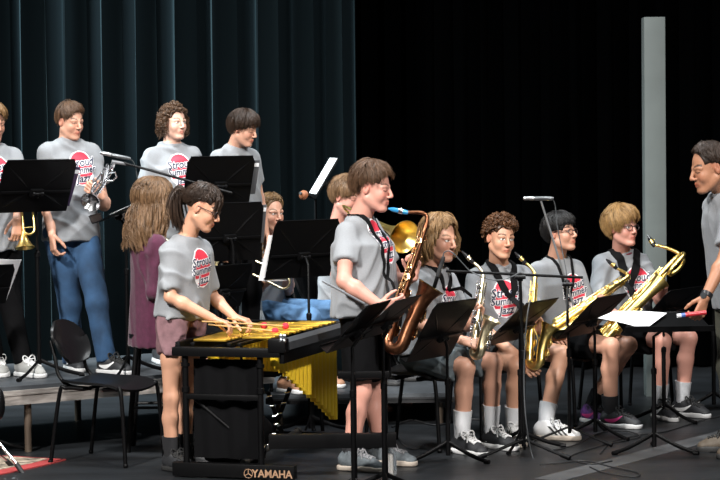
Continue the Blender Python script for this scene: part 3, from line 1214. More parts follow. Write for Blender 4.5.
def sax(label, T, B, bell_dir, M, r0=.011, r1=.030, rb=.046, bell_len=.30, bell_r=.060, body=BRASS, bellm=None, mouth=EBONITE, keys=None, neck_up=.06, ncups=16, name='saxophone', loop=False, group=None, bell_lean=.05, mp_len=.085, straight=False):
    T, B, M = V(T), V(B), V(M)
    z = (T - B).normalized()
    x = V(bell_dir) - z * V(bell_dir).dot(z)
    x.normalize()
    y = z.cross(x)
    keys = keys or body
    L = (T - B).length
    root = empty(name, B - z * rb, label, 'saxophone', group)
    # body tube, bow and bell: one conical bore
    pts, rs = [], []
    for i in range(13):
        t = i / 12
        pts.append(lerp(T, B, t)); rs.append(lerp(r0, r1 * .88, t))
    for i in range(1, 13):
        a = math.pi * i / 12
        pts.append(B + x * (rb - rb * math.cos(a)) - z * (rb * math.sin(a))); rs.append(lerp(r1 * .88, r1 * 1.06, i / 12))
    q0 = B + x * (2 * rb)
    for i in range(1, 15):
        t = i / 14
        pts.append(q0 + z * (bell_len * t) + x * (bell_lean * t * t))
        rs.append(r1 * 1.06 + (bell_r * .62 - r1) * t * .8 + (bell_r * .42) * max(0, (t - .62) / .38) ** 2.6)
    end, ed = pts[-1], (pts[-1] - pts[-2]).normalized()
    b = MB(); b.tube(pts, rs, 20, caps=False)
    b.out('body_tube', body, root)
    b = MB()
    b.lathe(end - ed * .002, ed, [(rs[-1] - .003, 0), (rs[-1] + .003, .002), (rs[-1] + .004, .006), (rs[-1] - .002, .008), (rs[-1] - .008, 0)], 24)
    k = len(pts) - 1
    inner = [pts[k - j] for j in range(9)]
    b.tube(inner, [rs[k - j] - .003 for j in range(9)], 20, caps=False)
    b.out('bell_mouth', bellm or body, root)
    # neck
    md = (M - T)
    side = (md - z * md.dot(z)).normalized()
    mpd = (side * .9 - z * .12).normalized() if not loop else (md.normalized())
    if straight:
        mpd = (md.normalized() + side * .18).normalized()
    ne = M - mpd * mp_len
    b = MB()
    if loop:
        # pigtail of a low saxophone: the tube turns over, back down and up again
        lp = spline([T, T + z * .07 + x * .01, T + z * .11 + x * .05, T + z * .085 + x * .095, T + z * -.03 + x * .10, T - z * .05 + x * .07 + y * .03, T + z * .02 + x * .055 + y * .05, T + z * .09 + x * .02 + y * .05, T + z * .11 - x * .02 + y * .04], 6)
        b2 = MB(); b2.tube(lp, [lerp(r0, r0 * .72, i / (len(lp) - 1)) for i in range(len(lp))], 14)
        b2.out('top_loop', body, root)
        s0 = lp[-1]
        npts = bez(s0, s0 + z * .04 - x * .03, ne + (s0 - ne) * .35 + z * .03, ne, 12)
    else:
        npts = bez(T, T + z * (neck_up * 1.3), ne - mpd * (.5 * (ne - T).length) + z * .012, ne, 14)
    b.tube(npts, [lerp(r0 * .95, r0 * .62, i / (len(npts) - 1)) for i in range(len(npts))], 14)
    b.lathe(npts[0], (npts[1] - npts[0]), [(r0 * 1.35, -.012), (r0 * 1.35, .006)], 14, True)
    n_o = b.out('neck', body, root)
    b = MB()
    nd = (M - ne).normalized()
    b.tube([ne - nd * .012, ne + nd * .008, M - nd * .03, M], [r0 * .85, r0 * 1.05, r0 * .95, r0 * .35], 14)
    b.out('mouthpiece', mouth, root)
    b = MB()
    lm = lerp(ne, M, .3)
    b.tube([lm - nd * .012, lm + nd * .012], r0 * 1.15, 14, caps=False)
    b.sphere(lm + z * r0 * 1.35, .0045, 8, 6)
    b.out('ligature', CHROME if mouth is not EBONITE else body, root)
    # keywork
    for i in range(ncups):
        t = .10 + .86 * i / max(1, ncups - 1)
        p = lerp(T, B, t)
        rt = lerp(r0, r1 * .88, t)
        ang = R((95, -80, 150, -115, 60, -150, 105, -95)[i % 8])
        nd2 = x * math.cos(ang) + y * math.sin(ang)
        cr = lerp(.75, .95, t) * rt + .004
        b = MB()
        b.lathe(p + nd2 * (rt + .006), nd2, [(0, 0), (cr, 0), (cr * 1.05, .003), (cr * .9, .006), (cr * .25, .0065), (0, .009)], 14)
        b.tube([p + nd2 * (rt + .009), p + nd2 * (rt + .010) + z.cross(nd2) * (cr + .008)], .0022, 6)
        b.out('key_cup', keys, root)
    for sgn, off in ((1, .004), (-1, .006), (.3, .010), (-.5, .012), (.8, .013)):
        b = MB()
        dr = (y * sgn - x * (1 - abs(sgn)) * .9 + x * .25).normalized()
        p0, p1 = lerp(T, B, .06) + dr * (r0 + off + .004), lerp(T, B, .97) + dr * (r1 * .88 + off)
        b.tube([p0, p1], .0030, 8)
        for j in range(6):
            q = lerp(p0, p1, (j + .4) / 6)
            b.tube([q, q - dr * (off + .006)], .0022, 6)
            b.sphere(q, .0048, 8, 6)
        b.out('key_rod', keys, root)
    for t in (.18, .5):
        p = q0 + z * (bell_len * t) + x * (bell_lean * t * t)
        rr = r1 * 1.06 + (bell_r * .62 - r1) * t * .8
        cdir = (y * .7 + x * .7).normalized()
        cu = MB()
        cu.lathe(p + cdir * (rr + .002), cdir, [(0, 0), (rr * .92, 0), (rr * .95, .004), (rr * .8, .008), (0, .010)], 18)
        cu.out('low_key_cup', keys, root)
        g = MB()
        e1, e2 = z * (rr * 1.0), z.cross(cdir) * (rr * 1.0)
        for u_, w_ in ((1, 0), (-.5, .87), (-.5, -.87)):
            ft = p + e1 * u_ + e2 * w_
            g.tube([ft + cdir * rr * .55, ft + cdir * (rr + .012), p + cdir * (rr + .020)], .0026, 6)
        g.out('key_guard', keys, root)
    # thumb ring / brace between body and bell
    b = MB()
    pm = lerp(T, B, .62)
    b.tube([pm + x * r1 * .6, q0 + z * (bell_len * .38)], .004, 8)
    b.out('brace', keys, root)
    return root


def trumpet(label, M, E, vdir, m=SILVER, group=None):
    M, E = V(M), V(E)
    a = (E - M).normalized()
    L = .48
    v = V(vdir) - a * V(vdir).dot(a)
    v.normalize()
    w = a.cross(v)
    q = lambda t, s_, c: M + a * t + v * s_ + w * c
    root = empty('trumpet', E, label, 'trumpet', group)
    b = MB(); b.lathe(M, a, [(.0035, .02), (.012, 0.0), (.0135, .002), (.0125, .006), (.010, .020), (.006, .030), (.005, .075)], 16)
    b.out('mouthpiece', m, root)
    b = MB(); b.tube([q(.06, 0, 0), q(.37, 0, 0)], .0062, 12)
    b.out('leadpipe', m, root)
    b = MB()
    b.tube([q(.34, 0, 0)] + [q(.37 + .033 * math.sin(t), -.033 + .033 * math.cos(t), 0) for t in [math.pi * i / 10 for i in range(11)]] + [q(.24, -.066, 0)], .0068, 12)
    b.tube([q(.36, 0, 0), q(.36, -.066, 0)], .003, 8)
    b.out('tuning_slide', m, root)
    b = MB()
    bp = [q(.17, -.066, .02)] + [q(.11 - .033 * math.sin(t), -.033 - .033 * math.cos(t), .024) for t in [math.pi * i / 10 for i in range(11)]]
    br = [.0062] * len(bp)
    for i in range(1, 17):
        t = i / 16
        bp.append(q(.11 + (L - .11) * t, 0, .026))
        br.append(.0062 + .008 * t ** 1.5 + .047 * max(0, (t - .55) / .45) ** 3.2)
    b.tube(bp, br, 20, caps=False)
    b.tube([bp[-1 - j] for j in range(8)], [br[-1 - j] - .0015 for j in range(8)], 20, caps=False)
    b.lathe(bp[-1], a, [(br[-1] - .002, -.001), (br[-1] + .0015, 0), (br[-1] - .002, .001)], 20)
    b.out('bell', m, root)
    for i in range(3):
        t = .185 + .030 * i
        b = MB()
        b.tube([q(t, .045, .012), q(t, -.085, .012)], .0115, 14)
        b.tube([q(t, -.085, .012), q(t, -.098, .012)], .0095, 12)
        vo = b.out('valve', m, root)
        c = MB()
        c.tube([q(t, .045, .012), q(t, .066, .012)], .0035, 8)
        c.tube([q(t, .066, .012), q(t, .070, .012)], .0085, 12)
        c.out('valve_button', m, vo)
    b = MB(); b.tube([q(.155, -.02, .012), q(.12, -.02, .05), q(.16, -.02, .075), q(.22, -.02, .07), q(.245, -.02, .02)], .005, 10)
    b.out('valve_slide', m, root)
    return root


def trombone(label, M, dirn, down, bell_at, slide=.72, m=BRASS, group=None, ext=.1, back=.42):
    """M mouthpiece; dirn: where the slide points; down: from mouthpiece side tube to the second slide tube; bell_at: centre of bell mouth"""
    M = V(M); a = V(dirn).normalized()
    dn = V(down) - a * V(down).dot(a); dn.normalize()
    root = empty('trombone', M, label, 'trombone', group)
    sp = .085
    b = MB(); b.lathe(M, a, [(.006, .02), (.017, 0), (.019, .003), (.015, .02), (.008, .045), (.006, .08)], 16)
    b.out('mouthpiece', SILVER, root)
    b = MB(); b.tube([M + a * .07, M + a * slide], .0068, 12); b.tube([M + a * .07 + dn * sp, M + a * slide + dn * sp], .0068, 12)
    b.tube([M + a * .10, M + a * .10 + dn * sp], .006, 8)
    b.out('inner_slide', SILVER, root)
    b = MB()
    e0 = M + a * (slide + ext)
    b.tube([M + a * .2, e0] + [e0 + a * (sp / 2 * math.sin(t)) + dn * (sp / 2 - sp / 2 * math.cos(t)) for t in [math.pi * i / 12 for i in range(1, 13)]] + [M + a * .2 + dn * sp], .0085, 12)
    b.tube([M + a * .22, M + a * .22 + dn * sp], .006, 8)
    b.out('outer_slide', m, root)
    bc = V(bell_at)
    # bell section: from the second tube back round the tuning bow and forward to the bell
    s0 = M + a * .09 + dn * sp
    w = a.cross(dn)
    off = (bc - s0)
    lat = off - a * off.dot(a)
    lat_n = lat.normalized()
    back_p = s0 - a * back
    sp2 = lat.length
    pts = [s0, s0 - a * (back * .5), back_p]
    pts += [back_p - a * (sp2 / 2 * math.sin(t)) + lat_n * (sp2 / 2 - sp2 / 2 * math.cos(t)) for t in [math.pi * i / 10 for i in range(1, 11)]]
    rs = [.0075] * len(pts)
    st = pts[-1]
    for i in range(1, 19):
        t = i / 18
        pts.append(lerp(st, bc, t)); rs.append(.0085 + .020 * t ** 1.6 + .078 * max(0, (t - .62) / .38) ** 2.8)
    b = MB(); b.tube(pts, rs, 24, caps=False)
    b.tube([pts[-1 - j] for j in range(9)], [rs[-1 - j] - .002 for j in range(9)], 24, caps=False)
    ed = (pts[-1] - pts[-2]).normalized()
    b.lathe(pts[-1], ed, [(rs[-1] - .003, -.001), (rs[-1] + .002, 0), (rs[-1] - .003, .0015)], 24)
    b.out('bell', m, root)
    return root


# ---------------------------------------------------------------- stands, microphones, chairs
def desk_vectors(d, udx, vdx, vdz, sign, w=.5):
    """board width vector and up vector from their run across the picture (pixels at distance d)"""
    s = FOC / d
    ux = udx / s
    uy = sign * math.sqrt(max(w * w - ux * ux, 1e-6))
    u = V((ux, uy, 0))
    vx, vz = vdx / s, vdz / s
    vy = -(vx * ux) / uy if abs(uy) > .12 else .10
    return u, V((vx, vy, vz))


def music_stand(label, c, u, v, base, shaft_to=None, yaw0=20, leg=.26, group='black music stands', front=None, lip=.05, z0=0.0, ribs=True, tripod=True, arm=None):
    """c: centre of the desk board; u, v: full width and height vectors; base: point on the floor under the post"""
    c, u, v, base = V(c), V(u), V(v), V(base)
    w, h = u.length, v.length
    ux, vx = u.normalized(), v.normalized()
    n = ux.cross(vx).normalized()
    if front is not None and n.dot(V(front)) < 0:
        n = -n
    root = empty('music_stand', base, label, 'music stand', group)
    root_d = bpy.data.objects.new('desk', None)
    b = MB()
    ch = .035
    poly = [c - ux * (w / 2) - vx * (h / 2), c + ux * (w / 2) - vx * (h / 2), c + ux * (w / 2) + vx * (h / 2 - ch), c + ux * (w / 2 - ch * .6) + vx * (h / 2),
            c - ux * (w / 2 - ch * .6) + vx * (h / 2), c - ux * (w / 2) + vx * (h / 2 - ch)]
    bpy.data.objects.remove(root_d)
    b.prism([p - n * .0015 for p in poly], n * .003)
    # rolled top edge and embossed folds on the back
    b.tube([poly[4] , poly[3]], .004, 8)
    if ribs:
        for sg in (1, -1):
            p0 = c - vx * (h * .10) + ux * (sg * .03)
            for q in (c + ux * (sg * w * .46) + vx * (h * .42), c + ux * (sg * w * .46) - vx * (h * .44)):
                dr = (q - p0)
                sd = dr.cross(n).normalized()
                mid = lerp(p0, q, .5)
                b.add([p0 - n * .0012, mid + sd * .012 - n * .0016, q - n * .0012, mid - sd * .012 - n * .0016, mid - n * .0055],
                      [(0, 1, 4), (1, 2, 4), (2, 3, 4), (3, 0, 4)])
    desk = b.out('desk', BLACK_METAL, root, smooth=False)
    b = MB()
    lp = c - vx * (h / 2)
    b.box(lp + n * (lip / 2), (w, lip, .003), (ux, n, vx))
    b.box(lp + n * lip + vx * .006, (w, .003, .015), (ux, n, vx))
    b.out('ledge', BLACK_METAL, desk, smooth=False)
    b = MB()
    kp = c - vx * (h * .10) - n * .012
    b.box(kp, (w * .96, .010, .018), (ux, n, vx), .003)
    b.box(kp - n * .012, (.09, .028, .05), (ux, n, vx), .008)
    b.out('back_rail', BLACK_METAL, desk)
    top = kp - n * .026
    b = MB()
    b.tube([top - ux * .036, top - ux * .022, top - ux * .0215, top + ux * .0215, top + ux * .022, top + ux * .036], [.011, .011, .006, .006, .011, .011], 10)
    b.out('tilt_knob', CHROME if False else BLACK_PLASTIC, desk)
    up = V((0, 0, 1))
    zb = base.z
    neck = V((base.x, base.y, top.z - .05)) if shaft_to is None else V(shaft_to)
    b = MB()
    b.tube([top, lerp(top, neck, .6), neck, V((base.x, base.y, lerp(neck.z, zb, .45)))], .0085, 12)
    b.out('upper_tube', BLACK_METAL, root)
    b = MB()
    tz = lerp(neck.z, zb, .30)
    b.tube([V((base.x, base.y, zb + .03)), V((base.x, base.y, tz))], .0135, 14)
    b.lathe(V((base.x, base.y, tz - .02)), (0, 0, 1), [(.0135, 0), (.017, .004), (.017, .032), (.010, .040)], 14)
    post = b.out('post', BLACK_METAL, root)
    for i in range(3):
        a = R(yaw0 + 120 * i)
        dr = V((math.cos(a), math.sin(a), 0))
        b = MB()
        pts = [base + up * .105 + dr * .010, base + up * .085 + dr * .05, base + up * .040 + dr * (leg * .6), base + up * .012 + dr * leg]
        b.tube(spline(pts, 5), .0095, 8, flat=(1.25, .65), ref=up)
        b.tube([pts[-1] - dr * .02, pts[-1] + dr * .012], .012, 8)
        b.out('leg', BLACK_METAL, root)
    if arm:
        b = MB(); b.tube(arm, .006, 8); b.out('side_rod', mat('grey_rod', (.25, .26, .28), .35, .6), root)
    return root, (c, ux, vx, n, w, h)


def sheet(label, fr, du=0.0, dv=0.0, w=.22, h=.29, name='sheet_music', rot=0.0, lift=.004, curl=.01, group='sheet music on the stands'):
    c, ux, vx, n, W_, H_ = fr
    p = c + ux * du + vx * dv + n * lift
    cr, sr = math.cos(R(rot)), math.sin(R(rot))
    a, b_ = ux * cr + vx * sr, vx * cr - ux * sr
    b = MB()
    b.grid(lambda s, t: p + a * (w * (s - .5)) + b_ * (h * (t - .5)) + n * (curl * (2 * s - 1) ** 2 + .002), 8, 8, .0014)
    o = b.out(name, PAPER, None, p)
    return tag(o, label, 'sheet music', group)


def tripod(b, base, r, z, n=3, yaw=0, rad=.009, foot=.03):
    for i in range(n):
        a = R(yaw + 360 / n * i)
        d = V((math.cos(a), math.sin(a), 0))
        b.tube([base + V((0, 0, z)), base + d * r + V((0, 0, .012))], rad, 8)


def chair(label, c, yaw, group=None, zs=.45, m_seat=None, m_leg=None, w=.44, back_h=.80):
    f, l = face_dir(yaw)
    U = V((0, 0, 1))
    c = V(c)
    m_seat = m_seat or mat('chair_shell', (.0035, .0036, .004), .36, bump=.05, bscale=250, spec=.3)
    m_leg = m_leg or BLACK_METAL
    q = lambda a, b_, z: c + f * a + l * b_ + U * z
    root = empty('chair', c, label, 'chair', group)
    b = MB()

    def seat(s, t):
        x, y = (s - .5) * 2, (t - .5) * 2           # x across, y front(+)
        sx = x * (w / 2) * (1 - .06 * max(0, -y)) * (1 - .10 * abs(y) ** 6)
        return q(.215 * y * (1 - .08 * x ** 4), sx, zs + .020 * x * x - .030 * max(0, y) ** 3 + .012 * max(0, -y) ** 2 - .012)
    b.grid(seat, 14, 14, .014)
    b.out('seat', m_seat, root)
    b = MB()
    h0, h1 = zs + .10, back_h

    def back(s, t):
        x = (s - .5) * 2
        zz = lerp(h0, h1, t)
        yy = (t - .5) * 2
        # rounded-off outline
        wid = (w * .39) * (1 - .34 * abs(yy) ** 3.2)
        return q(-.235 - .10 * t + .035 * x * x, wid * x, zz - .02 * abs(x) ** 3 * (1 if t > .5 else -1))
    b.grid(back, 14, 12, -.014)
    b.out('backrest', m_seat, root)
    for sx in (1, -1):
        b = MB()
        b.tube(spline([q(.235, sx * w * .49, .0), q(.205, sx * w * .46, zs - .05), q(.17, sx * w * .44, zs - .016), q(.08, sx * w * .42, zs - .02)], 6), .0115, 10)
        b.sphere(q(.235, sx * w * .49, .012), .015, 10, 6)
        b.out('leg', m_leg, root)
        b = MB()
        b.tube(spline([q(-.26, sx * w * .49, .0), q(-.20, sx * w * .46, zs - .05), q(-.16, sx * w * .44, zs - .018), q(-.05, sx * w * .42, zs - .02)], 6), .0115, 10)
        b.sphere(q(-.26, sx * w * .49, .012), .015, 10, 6)
        b.out('leg', m_leg, root)
        b = MB()
        b.tube(spline([q(-.02, sx * w * .36, zs - .018), q(-.16, sx * w * .36, zs - .008), q(-.235, sx * w * .35, zs + .05), q(-.262, sx * w * .33, zs + .14), q(-.30, sx * w * .30, zs + .24)], 6), .0105, 10)
        b.out('back_support', m_leg, root)
    b = MB()
    b.tube([q(.08, w * .42, zs - .02), q(.08, -w * .42, zs - .02)], .010, 8)
    b.tube([q(-.05, w * .42, zs - .02), q(-.05, -w * .42, zs - .02)], .010, 8)
    b.out('cross_bar', m_leg, root)
    return root


def microphone(label, p, d, L=.17, name='microphone', m=None, group=None):
    """slim stage microphone; p: head end, d: direction from head to cable end"""
    p, d = V(p), V(d).normalized()
    root = empty(name, p, label, 'microphone', group)
    b = MB(); b.lathe(p, d, [(0, 0), (.008, .001), (.0115, .006), (.0115, L * .34), (.0105, L * .37)], 16); b.out('grille', m or mat('mic_grille', (.35, .36, .37), .35, .9), root)
    b = MB(); b.lathe(p, d, [(.0105, L * .37), (.0125, L * .40), (.0125, L * .9), (.0095, L), (0, L)], 16); b.out('handle', mat('mic_body', (.10, .105, .11), .35, .7), root)
    return root


def cable(label, pts, r=.004, group='stage cables', m=None, per=10):
    b = MB(); b.tube(spline(pts, per), r, 8)
    o = b.out('cable', m or RUBBER, None, pts[0])
    return tag(o, label, 'cable', group)


# ---------------------------------------------------------------- the setting
def structure(o):
    o['kind'] = 'structure'
    return o


m_floor = mat('stage_floor', (.0095, .0108, .0125), .42, 0, .10, 9, .45, 2.2, stretch=(.6, 3.0, 1))
b = MB(); b.box((0, 9.5, -.05), (22, 21, .1))
structure(b.out('floor', m_floor, None, (0, 9.5, 0), smooth=False))
m_wall = mat('black_stage_wall', (.001, .001, .001), .95, spec=0.0)
b = MB(); b.box((0, 19.6, 4.5), (22, .2, 9)); structure(b.out('wall_back', m_wall, None, (0, 19.6, 0), smooth=False))
b = MB(); b.box((-10.9, 9.5, 4.5), (.2, 21, 9)); structure(b.out('wall_left', m_wall, None, (-10.9, 9.5, 0), smooth=False))
b = MB(); b.box((10.9, 9.5, 4.5), (.2, 21, 9)); structure(b.out('wall_right', m_wall, None, (10.9, 9.5, 0), smooth=False))
# pale tape line on the stage floor
b = MB()
p0, p1 = Fl(548, 480), Fl(735, 431)
dr = (p1 - p0).normalized(); sd = V((-dr.y, dr.x, 0)) * .085
b.prism([p0 - sd + V((0, 0, .0008)), p0 + sd + V((0, 0, .0008)), p1 + sd + V((0, 0, .0008)), p1 - sd + V((0, 0, .0008))], (0, 0, .0012))
o = b.out('floor_tape', mat('pale_floor_tape', (.045, .046, .048), .6, var=.3, vscale=6), None, (p0.x, p0.y, 0), smooth=False)
structure(o); o.name = 'trim_1'

m_cur = mat('teal_black_velvet', (.0010, .0021, .0027), .9, sheen=.30, spec=.03)
m_cur.node_tree.nodes['Principled BSDF'].inputs['Sheen Tint'].default_value = (.20, .34, .40, 1)
m_blk = mat('black_velvet', (.0006, .0007, .0008), .95, spec=.0)


def curtain(label, x0, x1, d, m, seed, h=6.5, amp=.10, z0=.02, cat='curtain'):
    rnd = random.Random(seed)
    n = int((x1 - x0) / .022)
    ph, fx = 0, []
    w = .3
    for i in range(n + 1):
        if i % 9 == 0:
            w = rnd.uniform(.15, .34); am = rnd.uniform(.4, .95)
        ph += .022 / w * 2 * math.pi
        fx.append((x0 + (x1 - x0) * i / n, ph, am))
    def P(s, t):
        x, p, a = fx[int(round(s * n))]
        return V((x + .03 * math.sin(p * 2 + 1) + .012 * math.sin(t * 3 + p), d + amp * a * (math.sin(p) + .35 * math.sin(2 * p + 1.1)) * (1 + .15 * (1 - t)), z0 + h * t))
    b = MB(); b.grid(P, n, 10, .006)
    o = b.out('curtain', m, None, ((x0 + x1) / 2, d, z0))
    return tag(o, label, cat)


curtain('dark teal velvet stage curtain hanging in deep folds behind the trumpet row', -4.6, -.02, 15.9, m_cur, 4)
curtain('black stage curtain hanging behind the saxophone row', -.1, 6.0, 17.3, m_blk, 9)

# pale upright flat at the back
top, bot = W(651, 17.5, 15.4), W(657, 398, 15.4)
b = MB()
b.box((bot.x - .01, 15.4, top.z / 2), (.148, .148, top.z), None, .006)
o = b.out('pillar', mat('pale_grey_paint', (.085, .098, .094), .7, var=.12, vscale=3), None, (bot.x, 15.4, 0))
tag(o, 'slim pale grey upright pillar standing in front of the black curtain', 'pillar')

# ---- risers
m_deck = mat('riser_deck', (.045, .050, .056), .5, 0, .08, 20, .3, 4)
m_fascia = mat('riser_aluminium', (.30, .275, .255), .5, .3, .05, 60, .35, 9, stretch=(1, 1, 6))


def riser(label, c0, dirv, perp, s0, s1, depth, z, fascia_m, fh, legs):
    a, p = V(dirv).normalized(), V(perp).normalized()
    c0 = V(c0)
    root = empty('riser', c0 + a * ((s0 + s1) / 2) + p * (depth / 2), label, 'riser platform')
    U = V((0, 0, 1))
    mid = c0 + a * ((s0 + s1) / 2) + p * (depth / 2)
    b = MB(); b.box(mid + U * (z - .012), (s1 - s0, depth, .024), (a, p, U)); b.out('deck', m_deck, root, smooth=False)
    b = MB()
    t = .02
    zc = z - .024 - fh / 2
    for sg in (0, 1):
        off = p * (sg * depth)
        b.box(c0 + a * ((s0 + s1) / 2) + off + U * zc, (s1 - s0, .03, fh), (a, p, U))
        b.box(c0 + a * ((s0 + s1) / 2) + off + U * (zc + fh * .22) - p * (.017 * (1 if sg == 0 else -1)), (s1 - s0, .006, fh * .12), (a, p, U))
        b.box(c0 + a * (s0 if sg == 0 else s1) + p * (depth / 2) + U * zc, (.03, depth, fh), (a, p, U))
    b.out('edge_frame', fascia_m, root, smooth=False)
    for sx in legs:
        for sp in (.06, depth - .06):
            b = MB(); b.tube([c0 + a * sx + p * sp, c0 + a * sx + p * sp + U * (z - .024)], .022, 12)
            b.out('leg', mat('riser_leg', (.10, .075, .055), .5, .3), root)
    return root


RD, RPp = V((.82, .572, 0)), V((-.572, .82, 0))
RC = V((-2.09, 12.8, 0))
riser('grey decked riser with scuffed aluminium edge under the trumpet row', RC, RD, RPp, -1.1, 1.86, 1.25, .40, m_fascia, .085, (-.9, .18, 1.1, 1.78))
riser('low black edged riser under the seated trombone players', (-.95, 13.98, 0), (1, 0, 0), (0, 1, 0), .35, 1.55, 1.45, .20, BLACK_MATTE, .035, (.42, 1.45))

# patterned red rug
b = MB()
rp = [Fl(-60, 482, 0), Fl(-60, 455, 0), Fl(8, 457, 0), Fl(66, 460.5, 0), Fl(45, 466, 0), Fl(2, 475, 0)]
b.prism([p + V((0, 0, .001)) for p in rp], (0, 0, .007))
m_rug = mat('rug_red', (.34, .035, .035), .95, 0, .3, 200)
o1 = empty('rug', rp[2], 'red edged patterned rug lying under the black chair legs', 'rug')
b.out('border', m_rug, o1, smooth=False)
cen = lerp(rp[1], rp[4], .45)
b = MB(); b.prism([lerp(p, cen, .22) + V((0, 0, .0082)) for p in rp], (0, 0, .0015))
m_rp = mat('rug_pattern', (.30, .24, .18), .95, 0, .3, 200, .8, 25)
b.out('field', m_rp, o1, smooth=False)


# ---------------------------------------------------------------- the band
TEE = mat('heather_grey_cotton', (.225, .235, .25), .92, bump=.12, bscale=420, var=.10, vscale=300, sheen=.1)
TEE_LIGHT = TEE
JEANS = mat('blue_denim', (.019, .055, .12), .9, bump=.12, bscale=350, var=.45, vscale=7)
JEANS_LT = mat('faded_denim', (.07, .155, .29), .9, bump=.12, bscale=350, var=.5, vscale=9)
BLACK_CL = mat('black_cloth', (.0025, .0025, .003), .9, spec=.1, bump=.1, bscale=300)
GREY_SH = mat('slate_cloth', (.085, .105, .115), .9, bump=.1, bscale=300, var=.15, vscale=30)
MAUVE = mat('mauve_cloth', (.16, .085, .095), .9, bump=.12, bscale=200, var=.25, vscale=25)
MAROON = mat('maroon_knit', (.066, .011, .033), .92, bump=.2, bscale=260, var=.2, vscale=40, sheen=.2)
OLIVE = mat('olive_cloth', (.055, .055, .040), .9, bump=.1, bscale=300)
WHITE_SOCK = mat('white_sock', (.62, .63, .65), .95, bump=.1, bscale=120)
GREY_SOCK = mat('grey_sock', (.42, .43, .45), .95, bump=.1, bscale=120, var=.2, vscale=30)
BLACK_SOCK = mat('black_sock', (.012, .012, .014), .95, bump=.1, bscale=120)
S_BLACK = mat('black_shoe', (.018, .019, .022), .6, bump=.15, bscale=200)
S_GREY = mat('grey_shoe', (.085, .10, .11), .75, bump=.2, bscale=180, var=.25, vscale=60)
S_LGREY = mat('stone_shoe', (.28, .28, .27), .75, bump=.2, bscale=180)
S_WHITE = mat('white_shoe', (.66, .66, .66), .5)
S_PURPLE = mat('purple_shoe', (.09, .03, .15), .6, bump=.2, bscale=150, var=.8, vscale=30)
S_TAN = mat('tan_shoe', (.33, .17, .10), .6)
S_BROWN = mat('brown_shoe', (.09, .07, .05), .6)
SOLE_W = mat('white_sole', (.55, .55, .55), .6)
SOLE_G = mat('gum_sole', (.36, .31, .26), .6)
SOLE_B = mat('black_sole', (.02, .02, .02), .6)
LACE_W = mat('white_lace', (.62, .62, .62), .8)
LACE_B = mat('black_lace', (.02, .02, .02), .8)
MARK_W = mat('white_mark', (.7, .7, .7), .5)
MARK_B = mat('black_mark', (.01, .01, .01), .5)
MARK_P = mat('pink_mark', (.62, .05, .22), .5)
STRAP = mat('black_webbing', (.006, .006, .0065), .85, spec=.1, bump=.2, bscale=300)
GLASS = mat('dark_glasses_frame', (.03, .02, .02), .35)


def hairmat(name, c):
    m = mat(name, c, .42, spec=.4)
    nt = m.node_tree
    a = nt.nodes.new('ShaderNodeVertexColor'); a.layer_name = 'Col'
    x = nt.nodes.new('ShaderNodeMix'); x.data_type = 'RGBA'; x.blend_type = 'MULTIPLY'
    x.inputs[0].default_value = 1.0
    x.inputs[6].default_value = (*c, 1)
    nt.links.new(a.outputs[0], x.inputs[7])
    nt.links.new(x.outputs[2], nt.nodes['Principled BSDF'].inputs['Base Color'])
    return m


H_BROWN = hairmat('brown_hair', (.090, .048, .026))
H_DBROWN = hairmat('dark_brown_hair', (.030, .017, .011))
H_LBROWN = hairmat('light_brown_hair', (.155, .088, .045))
H_CHEST = hairmat('chestnut_hair', (.095, .042, .018))
H_BLOND = hairmat('blond_hair', (.30, .175, .068))
H_DBLOND = hairmat('dark_blond_hair', (.215, .125, .055))
H_BLACK = hairmat('black_hair', (.010, .009, .009))
FAIR, PINK, TAN, WARM, PALE = (.52, .275, .19), (.54, .265, .205), (.38, .18, .105), (.51, .27, .175), (.58, .35, .265)
CHECK = []


def limbs(n, P):
    for s in 'LR':
        CHECK.append('%-10s%s arm %.2f %.2f  leg %.2f %.2f' % (n, s, (P['sh' + s] - P['el' + s]).length, (P['el' + s] - P['wr' + s]).length, (P['hip' + s] - P['kn' + s]).length, (P['kn' + s] - P['an' + s]).length))


def px(P, **kw):
    for k, v in kw.items():
        P[k] = W(*v)


def X(p, d):
    return W(p, 240, d).x


GR_T = 'trumpet players standing on the riser'

# ---- 1 player at the edge of the riser
P = stand_pose(X(-7, 13.45), 13.45, .40, 1.66, 30)
px(P, elL=(22, 188, 13.45), wrL=(17, 219, 13.30), anL=(24, 367, 13.40), anR=(-2, 366, 13.5))
P['neck'].z += .02
limbs('edge', P)
p1 = Person(P, dict(head=.92, skin=FAIR, brow=(.12, .07, .035), label='person in grey T-shirt cut off by the picture edge, holding a trumpet bell down', hyaw=38, hpitch=-10, eye=.2,
                    handL=(V((0, -.1, -1)), V((-.5, .8, 0)), .8)))
p1.shirt(TEE, hem=-.14, flare=1.03); p1.print_logo()
p1.trousers(BLACK_CL, 'trousers', 1.95)
for n in 'LR':
    p1.shoe(n, S_LGREY, SOLE_W, LACE_W)
p1.hair(H_DBLOND, 'locks', 11, fringe=22, sweep=14, side=-8, nape=-45, temple=-4, bulk=.012)
trumpet('brassy trumpet hanging bell down from the hand of the player by the picture edge', W(18, 170, 13.36), W(25, 246, 13.25), V((-1, -.2, 0)), BRASS)

